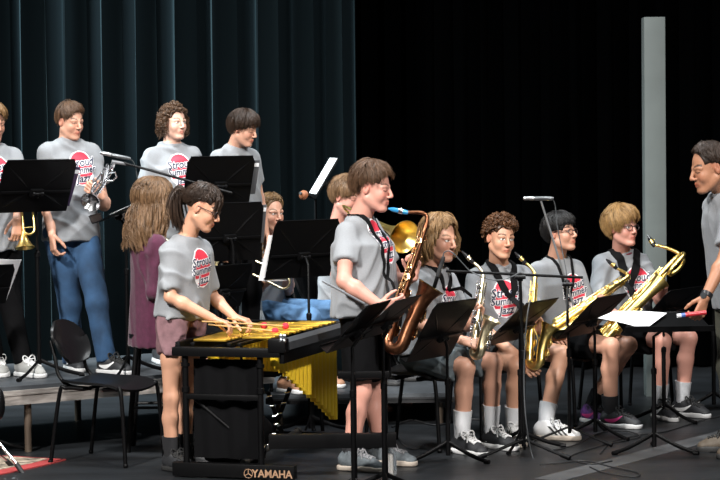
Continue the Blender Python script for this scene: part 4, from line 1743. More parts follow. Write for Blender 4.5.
# ---- 2 trumpet player
P = stand_pose(X(71, 13.66), 13.66, .40, 1.665, 32)
px(P, elR=(47, 200, 13.62), wrR=(52, 235, 13.48), elL=(104, 205, 13.70), wrL=(103, 196, 13.44), anL=(107, 362, 13.50), anR=(72, 364, 13.74),
   knL=(97, 304, 13.55), knR=(70, 304, 13.68))
P['toL'] = V((.8, -.6, 0)); P['toR'] = V((.4, -.9, 0))
P['neck'].z += .045
limbs('trumpet', P)
p2 = Person(P, dict(head=.89, skin=FAIR, brow=(.07, .04, .025), label='person in grey T-shirt and blue jeans looking down, silver trumpet in one hand', hyaw=46, hpitch=-9, eye=.35, group=None,
                    handL=(V((-.55, -.5, .35)), V((-.2, -.3, .9)).cross(V((1, 0, 0))), 1.0), handR=(V((.1, -.1, -1)), V((.8, .5, 0)), .8)))
p2.shirt(TEE, hem=-.10, flare=1.02, amp=.007); p2.print_logo(cx=.03)
p2.trousers(JEANS, 'jeans', 1.98, seed=8)
for n in 'LR':
    p2.shoe(n, S_BLACK, SOLE_W, LACE_B, ('swoosh', MARK_W))
p2.hair(H_BROWN, 'locks', 12, fringe=34, sweep=22, side=-2, nape=-36, bulk=.010, lock=.010)
trumpet('silver trumpet held across the chest of the player in blue jeans', W(113.5, 163, 13.52), W(87, 200, 13.12), V((.12, .95, .05)), SILVER)

# ---- 3 curly bob
P = stand_pose(X(174, 14.2), 14.2, .40, 1.655, 32)
P['neck'].z += .02
limbs('curlybob', P)
p3 = Person(P, dict(head=.91, skin=PALE, brow=(.10, .055, .03), label='person with chin length curly brown hair and grey T-shirt looking past the stands', hyaw=42, hpitch=0, eye=1.0, girth=.96, gaze=.4))
p3.shirt(TEE, hem=-.12); p3.print_logo()
p3.trousers(BLACK_CL, 'trousers', 1.95)
for n in 'LR':
    p3.shoe(n, S_BLACK, SOLE_W, LACE_W)
p3.hair(H_CHEST if False else H_BROWN, 'curls', 13, n=420, fringe=38, side=5, nape=-30, drop=.12, azmin=66, nd=110, bulk=.022)

# ---- 4 dark haired player
P = stand_pose(X(239, 13.95), 13.95, .40, 1.625, 48)
px(P, head=(244, 129, 13.88), neck=(236, 145, 13.95))
limbs('darkboy', P)
p4 = Person(P, dict(head=.88, skin=FAIR, brow=(.03, .02, .015), label='person with shaggy dark hair looking down over the high music stand', hyaw=66, hpitch=-16, eye=.2, girth=.95))
p4.shirt(TEE, hem=-.12)
p4.trousers(BLACK_CL, 'trousers', 1.95)
for n in 'LR':
    p4.shoe(n, S_BLACK, SOLE_W, LACE_W)
p4.hair(H_DBROWN, 'locks', 14, fringe=18, side=-8, nape=-42, sweep=10, bulk=.018, rag=11, n=230)

# ---- 5 long haired player on the stool
P = sit_pose(X(150, 12.98), 12.98, .70, 1.60, 118)
px(P, elL=(163, 272, 12.80), elR=(133, 288, 12.95))
P['elL'] = P['shL'] + V((.06, -.02, -.27)); P['wrL'] = P['elL'] + V((.20, .05, -.04))
P['elR'] = P['shR'] + V((-.03, -.04, -.27)); P['wrR'] = P['elR'] + V((.18, .10, -.05))
P['head'] = P['head'] + V((0, 0, .035)); P['neck'] = P['neck'] + V((0, 0, .02))
f, l = face_dir(118)
for n, s in (('L', 1), ('R', -1)):
    P['kn' + n] = P['hip' + n] + f * .36 + l * (.05 * s) - V((0, 0, .14))
    P['an' + n] = P['kn' + n] - f * .06 - V((0, 0, .36))
    P['to' + n] = f
limbs('maroon', P)
p5 = Person(P, dict(skin=FAIR, brow=(.1, .06, .03), label='person with very long light brown hair in a maroon cardigan, back turned', hyaw=108, hpitch=-8, girth=.95, eye=.8))
p5.shirt(MAROON, hem=-.20, sleeve=1.9, name='cardigan', flare=1.12, amp=.008)
p5.trousers(BLACK_CL, 'trousers', 1.97)
for n in 'LR':
    p5.shoe(n, S_BLACK, SOLE_B, LACE_B, floor=P['an' + n].z - .085)
p5.hair(H_LBROWN, 'locks', 15, fringe=30, side=-15, nape=-35, drop=.26, azmin=55, wave=.026, outw=.030, bulk=.018, n=300, lean=(-.025, -.03, 0))

# ---- 6 vibraphone player
P = stand_pose(X(180, 12.2), 12.2, 0, 1.575, 56, lean=.055)
px(P, head=(203, 208, 12.15), neck=(188, 236, 12.2), elR=(170, 297, 12.02), wrR=(212, 318, 12.02), elL=(212, 296, 12.38), wrL=(233, 316, 12.28),
   anR=(172, 459, 12.12), knR=(171, 398, 12.10), anL=(186, 456, 12.34), knL=(186, 397, 12.34))
limbs('vibes', P)
p6 = Person(P, dict(skin=WARM, brow=(.03, .02, .015), label='person in grey T-shirt with dark ponytail and glasses playing the vibraphone', hyaw=80, hpitch=-24, eye=.2, girth=.93, arm=.92, leg=.9,
                    handR=(V((.85, -.1, -.28)), V((.1, 0, -1)), .75), handL=(V((.8, -.25, -.25)), V((.1, 0, -1)), .8)))
p6.shirt(TEE, hem=-.02, flare=1.05, sleeve=.86, loose=1.06, amp=.008); p6.print_logo(cx=.005, t=.62, w=.085, hgt=.115, tilt=10)
p6.trousers(MAUVE, 'shorts', .42, loose=1.12, amp=.010)
for n in 'LR':
    p6.sock(n, BLACK_SOCK, .14); p6.shoe(n, S_BLACK, SOLE_B, LACE_B)
rnd = random.Random(61)
ex = []
root_ = p6.H(-.125, 0, .035)
f6, l6, u6 = p6.hax
pth = []
for i in range(80):
    a, bb = rnd.gauss(0, .8), rnd.gauss(0, .8)
    pts = [root_ + l6 * (.012 * a), root_ - f6 * .035 + l6 * (.022 * a) + V((0, 0, .012 + .012 * bb)), root_ - f6 * (.066 + .016 * bb) + l6 * (.032 * a) - V((0, 0, .045)),
           root_ - f6 * (.062 + .024 * bb) + l6 * (.038 * a) + V((-.006, 0, -.12)), root_ - f6 * (.045 + .030 * bb) + l6 * (.03 * a) + V((-.008, 0, -.17 - .05 * rnd.random()))]
    pth.append(spline(pts, 4))
for i in range(22):     # loose fringe over the face
    az = rnd.uniform(-50, 50)
    q0 = p6.cap_pt(az * .6, 66, .004); q1 = p6.cap_pt(az * .85, 30, .010)
    q2 = q1 + f6 * .010 - u6 * .05 + l6 * (.004 * rnd.gauss(0, 1)); q3 = q2 - u6 * (.02 + .04 * rnd.random()) - f6 * .004
    pth.append(spline([q0, q1, q2, q3], 4))
ex = [(root_, root_ - f6 * .05 + V((0, 0, -.02)), .022, .030), (root_ - f6 * .05 + V((0, 0, -.02)), root_ - f6 * .05 + V((0, 0, -.13)), .030, .020)]
p6.hair(H_DBROWN, 'locks', 16, fringe=36, side=12, nape=-22, bulk=.008, extra=ex, rag=3, paths=pth, pclump=.007)
p6.glasses(GLASS)

# ---- 7 seated player behind the stand
P = sit_pose(X(262, 14.45), 14.45, .63, 1.60, 55)
px(P, head=(271, 213, 14.35), neck=(262, 243, 14.42), elR=(253, 292, 14.15), wrR=(271, 279, 14.0), elL=(288, 290, 14.5), wrL=(290, 272, 14.25),
   knR=(309, 318, 14.05), knL=(330, 312, 14.35), anR=(286, 380, 14.12), anL=(318, 377, 14.4))
limbs('tbgirl', P)
p7 = Person(P, dict(head=1.0, skin=FAIR, brow=(.12, .07, .035), label='seated person with braided dark blond hair and faded blue jeans behind the centre stand', hyaw=38, hpitch=-4, eye=.9, girth=.92, gaze=.6))
p7.shirt(TEE, hem=-.06, flare=1.08, amp=.009, sleeve=.8)
p7.trousers(JEANS_LT, 'jeans', 1.95, loose=1.1, amp=.008)
for n in 'LR':
    p7.shoe(n, S_TAN, SOLE_W, LACE_W, floor=.20)
ex, pth = [], []
b0 = p7.H(-.02, -.082, -.055)
for i in range(12):
    t = i / 12
    a = b0 + V((.012 * t, -.045 - .015 * t, -.24 * t)); 
    o_ = .009 * math.sin(i * math.pi)
    ex.append((a + V((.009 * (1 if i % 2 else -1), 0, 0)), a + V((-.007 * (1 if i % 2 else -1), -.004, -.024)), .0145 - .004 * t, .0145 - .004 * t))
    pth.append(spline([a + V((.015 * (1 if i % 2 else -1), -.008, .006)), a + V((0, -.014, -.010)), a + V((-.013 * (1 if i % 2 else -1), -.006, -.026))], 4))
p7.hair(H_DBLOND, 'locks', 17, fringe=46, side=6, nape=-40, bulk=.004, extra=ex, rag=2, temple=-4, paths=pth, pclump=.008)
b = MB()
cc = p7.H(-.105, -.03, .05)
for i in range(3):
    pts = [cc + V((.028 * math.cos(t), .01 * i - .01, .026 * math.sin(t))) * (1 - .12 * i) for t in [2 * math.pi * j / 16 for j in range(17)]]
    b.tube(pts, .007, 8, caps=False)
b.out('hair_tie', mat('lilac_tie', (.55, .50, .66), .7), p7.hair_o)

# ---- 8 player behind the standing saxophonist
P = sit_pose(X(338, 14.8), 14.8, .63, 1.60, 62)
px(P, head=(346, 197, 14.72), neck=(338, 224, 14.8))
P['elR'] = P['shR'] + V((.06, -.12, -.24)); P['wrR'] = P['elR'] + V((.20, -.06, .14))
P['elL'] = P['shL'] + V((.14, -.06, -.22)); P['wrL'] = P['elL'] + V((.08, -.15, .16))
limbs('p8', P)
p8 = Person(P, dict(skin=PINK, brow=(.1, .06, .03), label='seated person with wavy brown hair mostly hidden behind the standing saxophonist', hyaw=62, hpitch=-14, eye=.3))
p8.shirt(TEE, hem=-.05, flare=1.05, amp=.009)
p8.trousers(BLACK_CL, 'trousers', 1.95)
for n in 'LR':
    P['an' + n].z = .285
    p8.shoe(n, S_BLACK, SOLE_B, LACE_B, floor=.20)
pth = []
rnd = random.Random(81)
for i in range(26):
    q0 = p8.cap_pt(150 + rnd.uniform(-40, 40), rnd.uniform(-35, 5), .008)
    q1 = q0 + V((-.028 * rnd.random() - .006, -.01, -.035 * rnd.random()))
    pth.append(spline([q0, lerp(q0, q1, .5) + V((0, 0, .008)), q1], 4))
p8.hair(H_LBROWN, 'locks', 18, fringe=24, side=-12, nape=-52, bulk=.014, sweep=16, paths=pth, rag=7)
trombone('gold trombone whose bell shows between the standing saxophonist and his saxophone', W(357, 211, 14.5), V((.50, -.83, -.24)), V((.3, .2, -1)), W(404.5, 237, 13.75), .55, BRASS, back=.02)
trombone('trombone with long double slide held by the seated player in jeans', W(226, 246, 14.02), V((.86, -.30, -.42)), V((-.3, 0, -1)), W(222, 268, 13.9), .30, BRASS_PALE, ext=.15)

# ---- 9 standing tenor saxophonist
P = stand_pose(X(363, 12.2), 12.2, 0, 1.685, 66)
px(P, head=(373, 188, 12.17), neck=(361, 216, 12.22), elR=(344, 281, 11.90), wrR=(381, 306, 11.84), elL=(398, 283, 12.38), wrL=(414, 277, 12.22),
   anR=(350, 457, 12.05), anL=(381, 454, 12.25), knR=(362, 392, 12.08), knL=(374, 390, 12.28))
P['toR'] = V((.85, -.5, 0)).normalized(); P['toL'] = V((.92, -.4, 0)).normalized()
P['anL'].z = P['anR'].z = .088
limbs('tenor', P)
p9 = Person(P, dict(skin=PINK, brow=(.06, .035, .02), label='stocky person in grey T-shirt standing at the front playing a dark tenor saxophone', hyaw=72, hpitch=-8, eye=.2, girth=1.24, arm=1.08, leg=1.05, flush=1.0,
                    handL=(V((.15, -.25, .95)), V((-.75, -.6, 0)), 1.0), handR=(V((.7, -.1, .1)), V((.2, .8, .3)), .9)))
p9.shirt(TEE, hem=-.085, flare=1.05, sleeve=.64, loose=1.03, amp=.006); p9.print_logo(cx=-.005, t=.70, w=.085, hgt=.125)
p9.trousers(BLACK_CL, 'shorts', .86, loose=1.15)
for n in 'LR':
    p9.sock(n, BLACK_SOCK, .055); p9.shoe(n, S_GREY, SOLE_G, mat('grey_lace', (.22, .22, .23), .8), L=.295)
p9.hair(H_BROWN, 'locks', 19, fringe=30, side=8, nape=-34, bulk=.015, rag=7, n=230, sweep=14, clump=.011)
p9.strap(STRAP, W(396, 292, 12.02), w=.026)
sax('dark bronze tenor saxophone with blue mouthpiece played by the standing player', W(426, 226, 12.12), W(388, 338, 11.98), V((.80, -.42, .1)), W(388, 208.5, 12.12), .0135, .034, .052, .33, .072, BRONZE, BRONZE_BELL,
    mat('blue_mouthpiece', (.02, .20, .42), .25), mat('bronze_keys', (.62, .36, .17), .2, 1.0), .075, 22, 'saxophone', mp_len=.10)

# ---- 10..13 seated saxophones
GS = 'seated saxophone players'
P = sit_pose(X(420, 12.95), 12.95, .46, 1.72, 62)
px(P, head=(440, 239, 12.88), neck=(436, 267, 12.95), elR=(415, 322, 12.78), wrR=(461, 340, 12.62), elL=(466, 325, 13.02), wrL=(478, 322, 12.72),
   knR=(466, 367, 12.62), knL=(494, 362, 12.85), anR=(462, 439, 12.66), anL=(491, 434, 12.88))
P['toR'] = V((.55, -.83, 0)); P['toL'] = V((.62, -.78, 0))
P['anL'].z = P['anR'].z = .088
limbs('sax1', P)
p10 = Person(P, dict(skin=FAIR, brow=(.15, .09, .045), label='seated person with shoulder length dark blond hair, grey shorts and black laced shoes', hyaw=48, hpitch=-6, eye=.8, gaze=.5, head=1.03,
                     handL=(V((.1, -.3, .9)), V((-.7, -.6, 0)), 1.0), handR=(V((.75, -.3, -.15)), V((.3, .6, -.6)), .8)))
p10.shirt(TEE, hem=-.03, flare=1.05, amp=.009); p10.print_logo(cx=.0, t=.60, tilt=4)
p10.trousers(GREY_SH, 'shorts', .86, loose=1.12, amp=.008)
for n in 'LR':
    p10.sock(n, WHITE_SOCK, .165); p10.shoe(n, S_BLACK, SOLE_W, LACE_W, L=.30)
p10.hair(H_DBLOND, 'locks', 20, fringe=44, side=-12, nape=-40, drop=.125, azmin=60, bulk=.013, sweep=0, wave=.010, outw=.022, n=260, temple=-16)
p10.strap(STRAP, W(472, 296, 12.72))
sax('silvery alto saxophone held upright by the long haired player', W(483, 277, 12.72), W(473, 350, 12.60), V((.55, -.8, 0)), W(461.5, 251, 12.74), .0115, .025, .038, .17, .052, BRASS_PALE, BRASS_PALE, EBONITE, SILVER, .02, 16, straight=True)

P = sit_pose(X(494, 13.45), 13.45, .46, 1.72, 22)
px(P, head=(501, 238, 13.3), neck=(500, 263, 13.4), elR=(470, 320, 13.28), wrR=(521, 358, 13.02), elL=(536, 322, 13.40), wrL=(537, 330, 13.14),
   knR=(516, 366, 13.0), knL=(562, 354, 13.30), anR=(513, 428, 13.05), anL=(545, 424, 13.20))
P['toR'] = V((.15, -.98, 0)); P['toL'] = V((.95, -.3, 0)).normalized()
P['anL'].z = P['anR'].z = .088
limbs('sax2', P)
p11 = Person(P, dict(head=.97, skin=WARM, brow=(.06, .03, .015), label='seated person with short reddish brown curls and white shoes looking our way', hyaw=24, hpitch=-5, hroll=-4, eye=1.0,
                     handL=(V((.0, -.4, .6)), V((-.5, -.7, .2)), .9), handR=(V((.4, -.5, -.5)), V((.5, .4, -.4)), .8)))
p11.shirt(TEE, hem=-.03, flare=1.04, amp=.008); p11.print_logo(cx=-.01, t=.60, w=.084, hgt=.112)
p11.trousers(mat('charcoal_cloth', (.03, .033, .036), .9, bump=.1, bscale=300), 'shorts', .62, loose=1.1)
for n in 'LR':
    p11.sock(n, WHITE_SOCK, .135); p11.shoe(n, S_WHITE, SOLE_G, LACE_W, ('stripes', MARK_B), L=.295)
p11.hair(H_CHEST, 'curls', 21, n=760, fringe=32, side=12, nape=-30, bulk=.030, curl=.009, temple=4)
p11.strap(STRAP, W(524, 312, 13.18), w=.045)
sax('gold alto saxophone slanting down between the knees of the curly haired player', W(535, 277, 13.16), W(529, 360, 12.98), V((.8, -.6, 0)), W(514.5, 252, 13.18), .0115, .026, .040, .20, .056, BRASS, BRASS, EBONITE, BRASS, .02, 16, straight=True)

P = sit_pose(X(562, 14.05), 14.05, .46, 1.70, 34)
px(P, head=(561, 233, 13.92), neck=(557, 257, 14.0), elR=(533, 318, 13.85), wrR=(545, 334, 13.62), elL=(592, 318, 14.0), wrL=(601, 312, 13.72),
   knR=(611, 346, 13.66), knL=(629, 345, 13.92), anR=(611, 403, 13.72), anL=(590, 399, 13.98))
P['toR'] = V((.85, -.5, 0)); P['toL'] = V((.55, -.8, 0))
P['anL'].z = P['anR'].z = .088
limbs('sax3', P)
p12 = Person(P, dict(head=.95, skin=FAIR, brow=(.015, .012, .01), label='seated person with straight black hair and glasses, chin raised, in black and purple shoes', hyaw=54, hpitch=8, eye=.5,
                     handR=(V((.5, -.5, -.1)), V((.3, .4, -.8)), .5), handL=(V((.2, -.4, .6)), V((-.6, -.5, 0)), .9)))
p12.shirt(TEE, hem=-.03, flare=1.04, amp=.009, sleeve=.85); p12.print_logo(cx=.02, t=.58)
p12.trousers(BLACK_CL, 'shorts', .72, loose=1.1)
p12.sock('R', BLACK_SOCK, .12); p12.sock('L', BLACK_SOCK, .12)
p12.shoe('R', S_BLACK, SOLE_W, LACE_B, ('swoosh', MARK_P)); p12.shoe('L', S_PURPLE, SOLE_W, LACE_B, ('swoosh', MARK_P))
p12.hair(H_BLACK, 'locks', 22, fringe=14, side=-6, nape=-46, bulk=.014, rag=5, n=230, lock=.009)
p12.glasses(GLASS)
p12.strap(STRAP, W(581, 318, 13.75), w=.018, spread=.058)
sax('gold tenor saxophone lying aslant across the lap of the black haired player', W(628, 277, 13.72), W(556, 326, 13.58), V((.1, -.75, -.45)), W(606, 259, 13.74), .0125, .031, .046, .29, .066, BRASS, BRASS, EBONITE, BRASS, .02, 16, mp_len=.08, straight=True)

P = sit_pose(X(626, 14.5), 14.5, .46, 1.72, 28)
px(P, head=(623, 228, 14.33), neck=(622, 250, 14.42), elR=(597, 305, 14.22), wrR=(622, 318, 14.0), elL=(660, 300, 14.38), wrL=(664, 286, 14.12),
   knR=(663, 341, 14.06), knL=(689, 338, 14.22), anR=(660, 401, 14.12), anL=(682, 402, 14.24))
P['toR'] = V((.35, -.93, 0)); P['toL'] = V((.75, -.65, 0))
P['anL'].z = P['anR'].z = .088
limbs('sax4', P)
p13 = Person(P, dict(head=.97, skin=PINK, brow=(.22, .13, .06), label='seated person with thick blond hair and dark glasses holding the big baritone saxophone', hyaw=38, hpitch=4, eye=1.0, gaze=.5,
                     handL=(V((-.35, -.5, .5)), V((-.4, -.5, -.4)), .8), handR=(V((.4, -.5, .2)), V((-.3, -.5, -.4)), .8)))
p13.shirt(TEE, hem=-.03, flare=1.04, amp=.009, sleeve=.85, collar=mat('dark_red_band', (.12, .015, .03), .9)); p13.print_logo(cx=.02, t=.60, w=.095, tilt=-4)
p13.trousers(BLACK_CL, 'shorts', .78, loose=1.15)
for n in 'LR':
    p13.sock(n, GREY_SOCK, .14); p13.shoe(n, S_BLACK, SOLE_W, LACE_B, ('swoosh', MARK_W))
p13.hair(H_BLOND, 'locks', 23, fringe=24, side=-16, nape=-52, bulk=.022, sweep=24, rag=9, n=240, temple=-4, clump=.013)
p13.glasses(GLASS)
p13.strap(STRAP, W(634, 300, 14.15), w=.055, spread=.066)
sax('large gold baritone saxophone slanting across the blond player with looped top tube', W(668, 266, 14.02), W(600, 338, 13.86), V((.45, -.85, .25)), W(647.5, 235.5, 14.12), .015, .028, .046, .52, .052, BRASS, BRASS, EBONITE, BRASS, .06, 22, loop=True, mp_len=.075, bell_lean=.03)

# ---- 14 conductor
P = stand_pose(X(737, 12.5), 12.5, 0, 1.74, -78)
px(P, head=(709, 168, 12.42), neck=(721, 191, 12.5), elL=(725, 257, 12.24), wrL=(705, 298, 12.12), elR=(742, 255, 12.75))
P['wrR'] = P['elR'] + V((-.02, -.03, -.25))
limbs('conductor', P)
p14 = Person(P, dict(skin=TAN, brow=(.02, .015, .012), label='person with receding dark hair and wristwatch leaning in at the picture edge, leading the band', hyaw=-76, hpitch=-14, eye=.25, head=1.05, girth=.92,
                     handL=(V((-.35, -.1, -.9)), V((-.5, .85, .1)), 1.0)))
p14.shirt(TEE, hem=-.10, sleeve=.80, flare=1.10, loose=1.08, amp=.004)
p14.trousers(OLIVE, 'trousers', 1.95, rise=-.02, amp=.004)
for n in 'LR':
    p14.shoe(n, S_BROWN, SOLE_B, LACE_B)
p14.hair(H_DBROWN, 'locks', 24, fringe=56, side=2, nape=-40, bulk=.004, temple=-14, rag=3, n=200)
b = MB()
wv = (P['wrL'] - P['elL']).normalized()
wc = P['wrL'] - wv * .02
b.tube([wc - wv * .013, wc + wv * .013], .034, 18)
wo = b.out('wristwatch', mat('watch_black', (.015, .015, .018), .35), p14.body)
b = MB(); b.lathe(wc + V((-.02, -.028, 0)), V((-.5, -.85, 0)), [(0, .010), (.017, .009), (.019, 0), (.0, -.002)], 16)
b.out('watch_face', mat('watch_face', (.05, .055, .06), .2), wo)
# striped red marker wand in the conductor's hand
b = MB()
a0, a1 = W(677, 316, 12.05), W(706, 312.5, 12.06)
wand = empty('wand', a0, 'short red wand with white and blue end in the hand of the leader', 'wand')
b.tube([lerp(a0, a1, .28), a1], .013, 12); b.out('grip', mat('red_plastic', (.42, .02, .03), .35), wand)
b = MB(); b.tube([a0, lerp(a0, a1, .14)], .012, 12); b.out('tip', mat('white_plastic', (.6, .6, .62), .4), wand)
b = MB(); b.tube([lerp(a0, a1, .14), lerp(a0, a1, .28)], .0125, 12); b.out('band', mat('blue_plastic', (.05, .12, .35), .4), wand)


# ---------------------------------------------------------------- vibraphone
GOLD_BAR = mat('gold_anodised_bar', (.80, .50, .07), .30, .9, var=.08, vscale=8)
GOLD_RES = mat('yellow_gold_tube', (.90, .60, .035), .36, .25)
FRAME = mat('vibraphone_frame', (.002, .002, .0023), .42, 0, .04, 200, spec=.16)
RAIL_GREY = mat('dark_grey_rail', (.040, .042, .046), .45)
aA, aW, U = V((math.sin(R(17)), math.cos(R(17)), 0)), V((math.cos(R(17)), -math.sin(R(17)), 0)), V((0, 0, 1))
N0 = V((X(231, 11.80), 11.80, 0))
vq = lambda a, w, z: N0 + aA * a + aW * w + U * z
vib = empty('vibraphone', N0 + aA * .63, 'vibraphone with gold bars, stepped gold resonator tubes and black frame', 'vibraphone')
ax3 = (aW, aA, U)
b = MB(); b.box(vq(0, 0, .045), (.70, .055, .075), ax3, .006); fb = b.out('foot_bar', FRAME, vib)
b = MB()
gv, gf = textmesh('YAMAHA', .058, 0, .0014)
tc = vq(-.0285, .225, .034)
b.add([tc + aW * (x * .95) + U * (y * 1.0) - aA * .0006 for x, y in gv], gf)
lc = tc - aW * .135
b.tube([lc + aW * (.024 * math.cos(t)) + U * (.024 * math.sin(t)) - aA * .001 for t in [2 * math.pi * i / 24 for i in range(25)]], .0016, 6, caps=False)
for i in range(3):
    t = R(90 + 120 * i)
    b.tube([lc - aA * .001, lc + aW * (.022 * math.cos(t)) + U * (.022 * math.sin(t)) - aA * .001], .0024, 6)
b.out('lettering', mat('bronze_lettering', (.34, .20, .12), .5), fb)
b = MB(); b.box(vq(1.27, 0, .05), (.86, .055, .085), ax3, .006); b.out('foot_bar', FRAME, vib)
for a, ws in ((0, (-.275, .155)), (1.27, (-.33, .30))):
    for w in ws:
        b = MB(); b.tube([vq(a, w, .08), vq(a, w, .66)], .017, 12); b.lathe(vq(a, w, .46), U, [(.017, 0), (.022, .004), (.022, .03), (.017, .034)], 12)
        b.lathe(vq(a, w, .60), U, [(.017, 0), (.024, .004), (.024, .02), (.017, .024)], 12)
        b.out('leg', FRAME, vib)
    b = MB(); b.box(vq(a, (ws[0] + ws[1]) / 2, .44), (ws[1] - ws[0], .028, .03), ax3, .005); b.out('cross_bar', FRAME, vib)
b = MB(); b.box(vq(-.01, -.03, .685), (.62, .05, .05), ax3, .008); b.out('end_board', FRAME, vib)
b = MB(); b.box(vq(1.29, 0, .69), (.74, .05, .12), ax3, .008); b.out('end_board', FRAME, vib)
b = MB(); b.box(vq(.63, -.315, .70), (.028, 1.28, .075), ax3, .006); b.out('side_rail', FRAME, vib)
b = MB(); b.box(vq(.63, .285, .685), (.028, 1.30, .115), ax3, .006); b.out('side_rail', FRAME, vib)
b = MB()
b.prism([vq(.02, .262, .755), vq(.02, .315, .742), vq(.02, .318, .70), vq(.02, .300, .70)], aA * 1.24); b.out('rail_cover', RAIL_GREY, vib, smooth=False)
b = MB(); b.box(vq(-.005, .262, .725), (.10, .07, .075), ax3, .01); clampo = b.out('clamp_box', FRAME, vib)
b = MB()
for i in range(4):
    b.sphere(vq(-.03, .285 + .02 * (i % 2), .755 + .022 * (i // 2)), .013, 8, 6)
b.tube([vq(-.03, .30, .72), vq(-.03, .30, .78)], .006, 8)
b.out('wing_bolt', CHROME, clampo)
b = MB()
for w in (-.24, -.03, .03, .22):
    b.box(vq(.63, w, .722), (.022, 1.22, .018), ax3, .003)
b.out('bar_rail', FRAME, vib)
n = 22
for i in range(n):
    t = i / (n - 1)
    b = MB(); b.box(vq(.06 + 1.14 * t, -.145, .742), (lerp(.19, .25, t), .044, .012), ax3, .004); b.out('tone_bar', GOLD_BAR, vib)
for i in range(n - 1):
    if i % 7 in (2, 6):
        continue
    t = i / (n - 2)
    b = MB(); b.box(vq(.087 + 1.09 * t, .115, .756), (lerp(.17, .22, t), .042, .012), ax3, .004); b.out('tone_bar', GOLD_BAR, vib)
for i in range(16):
    t = i / 15
    a = .13 + 1.02 * t
    zb = lerp(.60, .185, t ** 1.05)
    b = MB(); b.tube([vq(a, .195, .66), vq(a, .195, zb)], .026, 16); b.out('resonator', GOLD_RES, vib)
for i in range(16):
    t = i / 15
    a = .10 + 1.05 * t
    b = MB(); b.tube([vq(a, -.16, .66), vq(a, -.16, lerp(.58, .46, t))], .0205, 14); b.out('resonator', GOLD_RES, vib)
for pa, pb, r in ((W(243, 463, 11.95), W(298, 431, 12.86), .017),):
    b = MB(); b.tube([pa, pb], r, 12); b.lathe(pb - (pb - pa).normalized() * .02, pb - pa, [(r, 0), (r + .006, .004), (r + .006, .022), (r, .026)], 12, True)
    b.out('stretcher_tube', mat('worn_grey_tube', (.11, .105, .10), .45, .5), vib)
b = MB(); b.grid(lambda s_, t_: vq(.05 + .012 * math.sin(s_ * 17 + t_), lerp(-.25, .14, s_), lerp(.10, .64, t_)), 30, 6, .004); b.out('end_cloth', BLACK_CL, vib)
b = MB(); b.tube([vq(.02, -.25, .44), vq(.10, .14, .10)], .010, 8); b.out('brace', FRAME, vib)
b = MB(); b.tube([vq(.30, -.06, .70), vq(.30, -.06, .06)], .008, 8); b.box(vq(.20, -.06, .03), (.10, .26, .02), ax3, .005); b.out('damper_pedal', FRAME, vib)
b = MB()
for a, w, z in ((.22, -.06, .07), (.25, .0, .06), (.27, .05, .08), (.30, -.1, .09)):
    b.tube([vq(a, w, z), vq(a + .05, w + .02, z + .06)], .009, 8)
b.out('pedal_link', CHROME, vib)

# black cloth bag and chrome-spotted folded stand underneath
F = Field()
for i, (a, w, z, r) in enumerate(((.34, -.20, .14, .12), (.36, -.08, .13, .13), (.40, -.14, .26, .10), (.38, -.22, .30, .08), (.42, -.02, .22, .08))):
    F.ell(vq(a, w, z), ax3, (r, r * .8, r), .06)
F._add(np.array(vq(0, -.5, -.1)) - .3, np.array(vq(.8, .3, .0)) + .3, lambda X_, Y_, Z_: (Z_ - .004) + 0 * X_ + 0 * Y_, 0, 'cut')
vs, fs = F.build(.009, folds(77, .012, None, 30))
o = mk('bag', vs, fs, BLACK_CL, None, vq(.38, -.14, 0))
tag(o, 'slumped black cloth bag lying on the floor under the vibraphone', 'bag')
st = empty('hardware_stand', W(276, 452, 12.95), 'folded black hardware stand with chrome bolts behind the vibraphone legs', 'stand')
for (p0, p1) in ((W(290, 388, 12.98), W(268, 449, 13.0)), (W(268, 392, 12.98), W(286, 449, 13.02))):
    b = MB(); b.tube([p0, V((p1.x, p1.y, 0.012))], .014, 10); b.out('leg', BLACK_METAL, st)
    for i in range(6):
        q = lerp(p0, p1, .08 + i * .17)
        b = MB(); b.tube([q + V((-.018, -.016, 0)), q + V((.012, -.018, .006))], .006, 8); b.out('bolt', CHROME, st)

# mallets
for i, (h, hd, lab) in enumerate(((W(222, 322.5, 11.97), W(285.5, 326, 12.28), 'red headed mallet reaching farthest over the bars, red ball uppermost'),
                                  (W(224, 326, 11.97), W(275, 331, 12.12), 'red headed mallet held low along the gold bars nearest the clamp'),
                                  (W(236, 320, 12.22), W(264, 325.5, 12.45), 'mallet with dull red ball half hidden behind the others'))):
    mo = empty('mallet', h, lab, 'mallet', 'vibraphone mallets')
    b = MB(); b.tube([h - (hd - h) * .3, hd], .0042, 8); b.out('handle', mat('birch', (.58, .36, .15), .5), mo)
    b = MB(); b.sphere(hd, (.021, .021, .019), 14, 10); b.out('head', mat('red_yarn', (.55, .02, .04), .85, bump=.5, bscale=220), mo)

# ---------------------------------------------------------------- music stands
def std(label, c, d, udx, vdx, vdz, sign, bpx, bd, z0=0.0, w=.5, front=(0, 1, .5), yaw0=20, **kw):
    u, v = desk_vectors(d, udx, vdx, vdz, sign, w)
    base = V((X(bpx, bd), bd, z0))
    return music_stand(label, W(c[0], c[1], d), u, v, base, front=front, yaw0=yaw0, **kw)


def folder(label, fr, du, dv, w, h, m, rot=0, lab=True):
    c, ux, vx, n, W_, H_ = fr
    p = c + ux * du + vx * dv + n * .012
    cr, sr = math.cos(R(rot)), math.sin(R(rot))
    a, b_ = ux * cr + vx * sr, vx * cr - ux * sr
    o = empty('folder', p, label, 'folder', 'music folders on the stands')
    b = MB(); b.box(p, (w, h, .008), (a, b_, n), .002); b.out('cover', m, o)
    if lab:
        b = MB(); b.box(p + a * (w * .5 - .022) + b_ * (h * .5 - .03) - n * .0046, (.036, .024, .001), (a, b_, n)); b.out('paper_tag', PAPER, o, smooth=False)
    return o


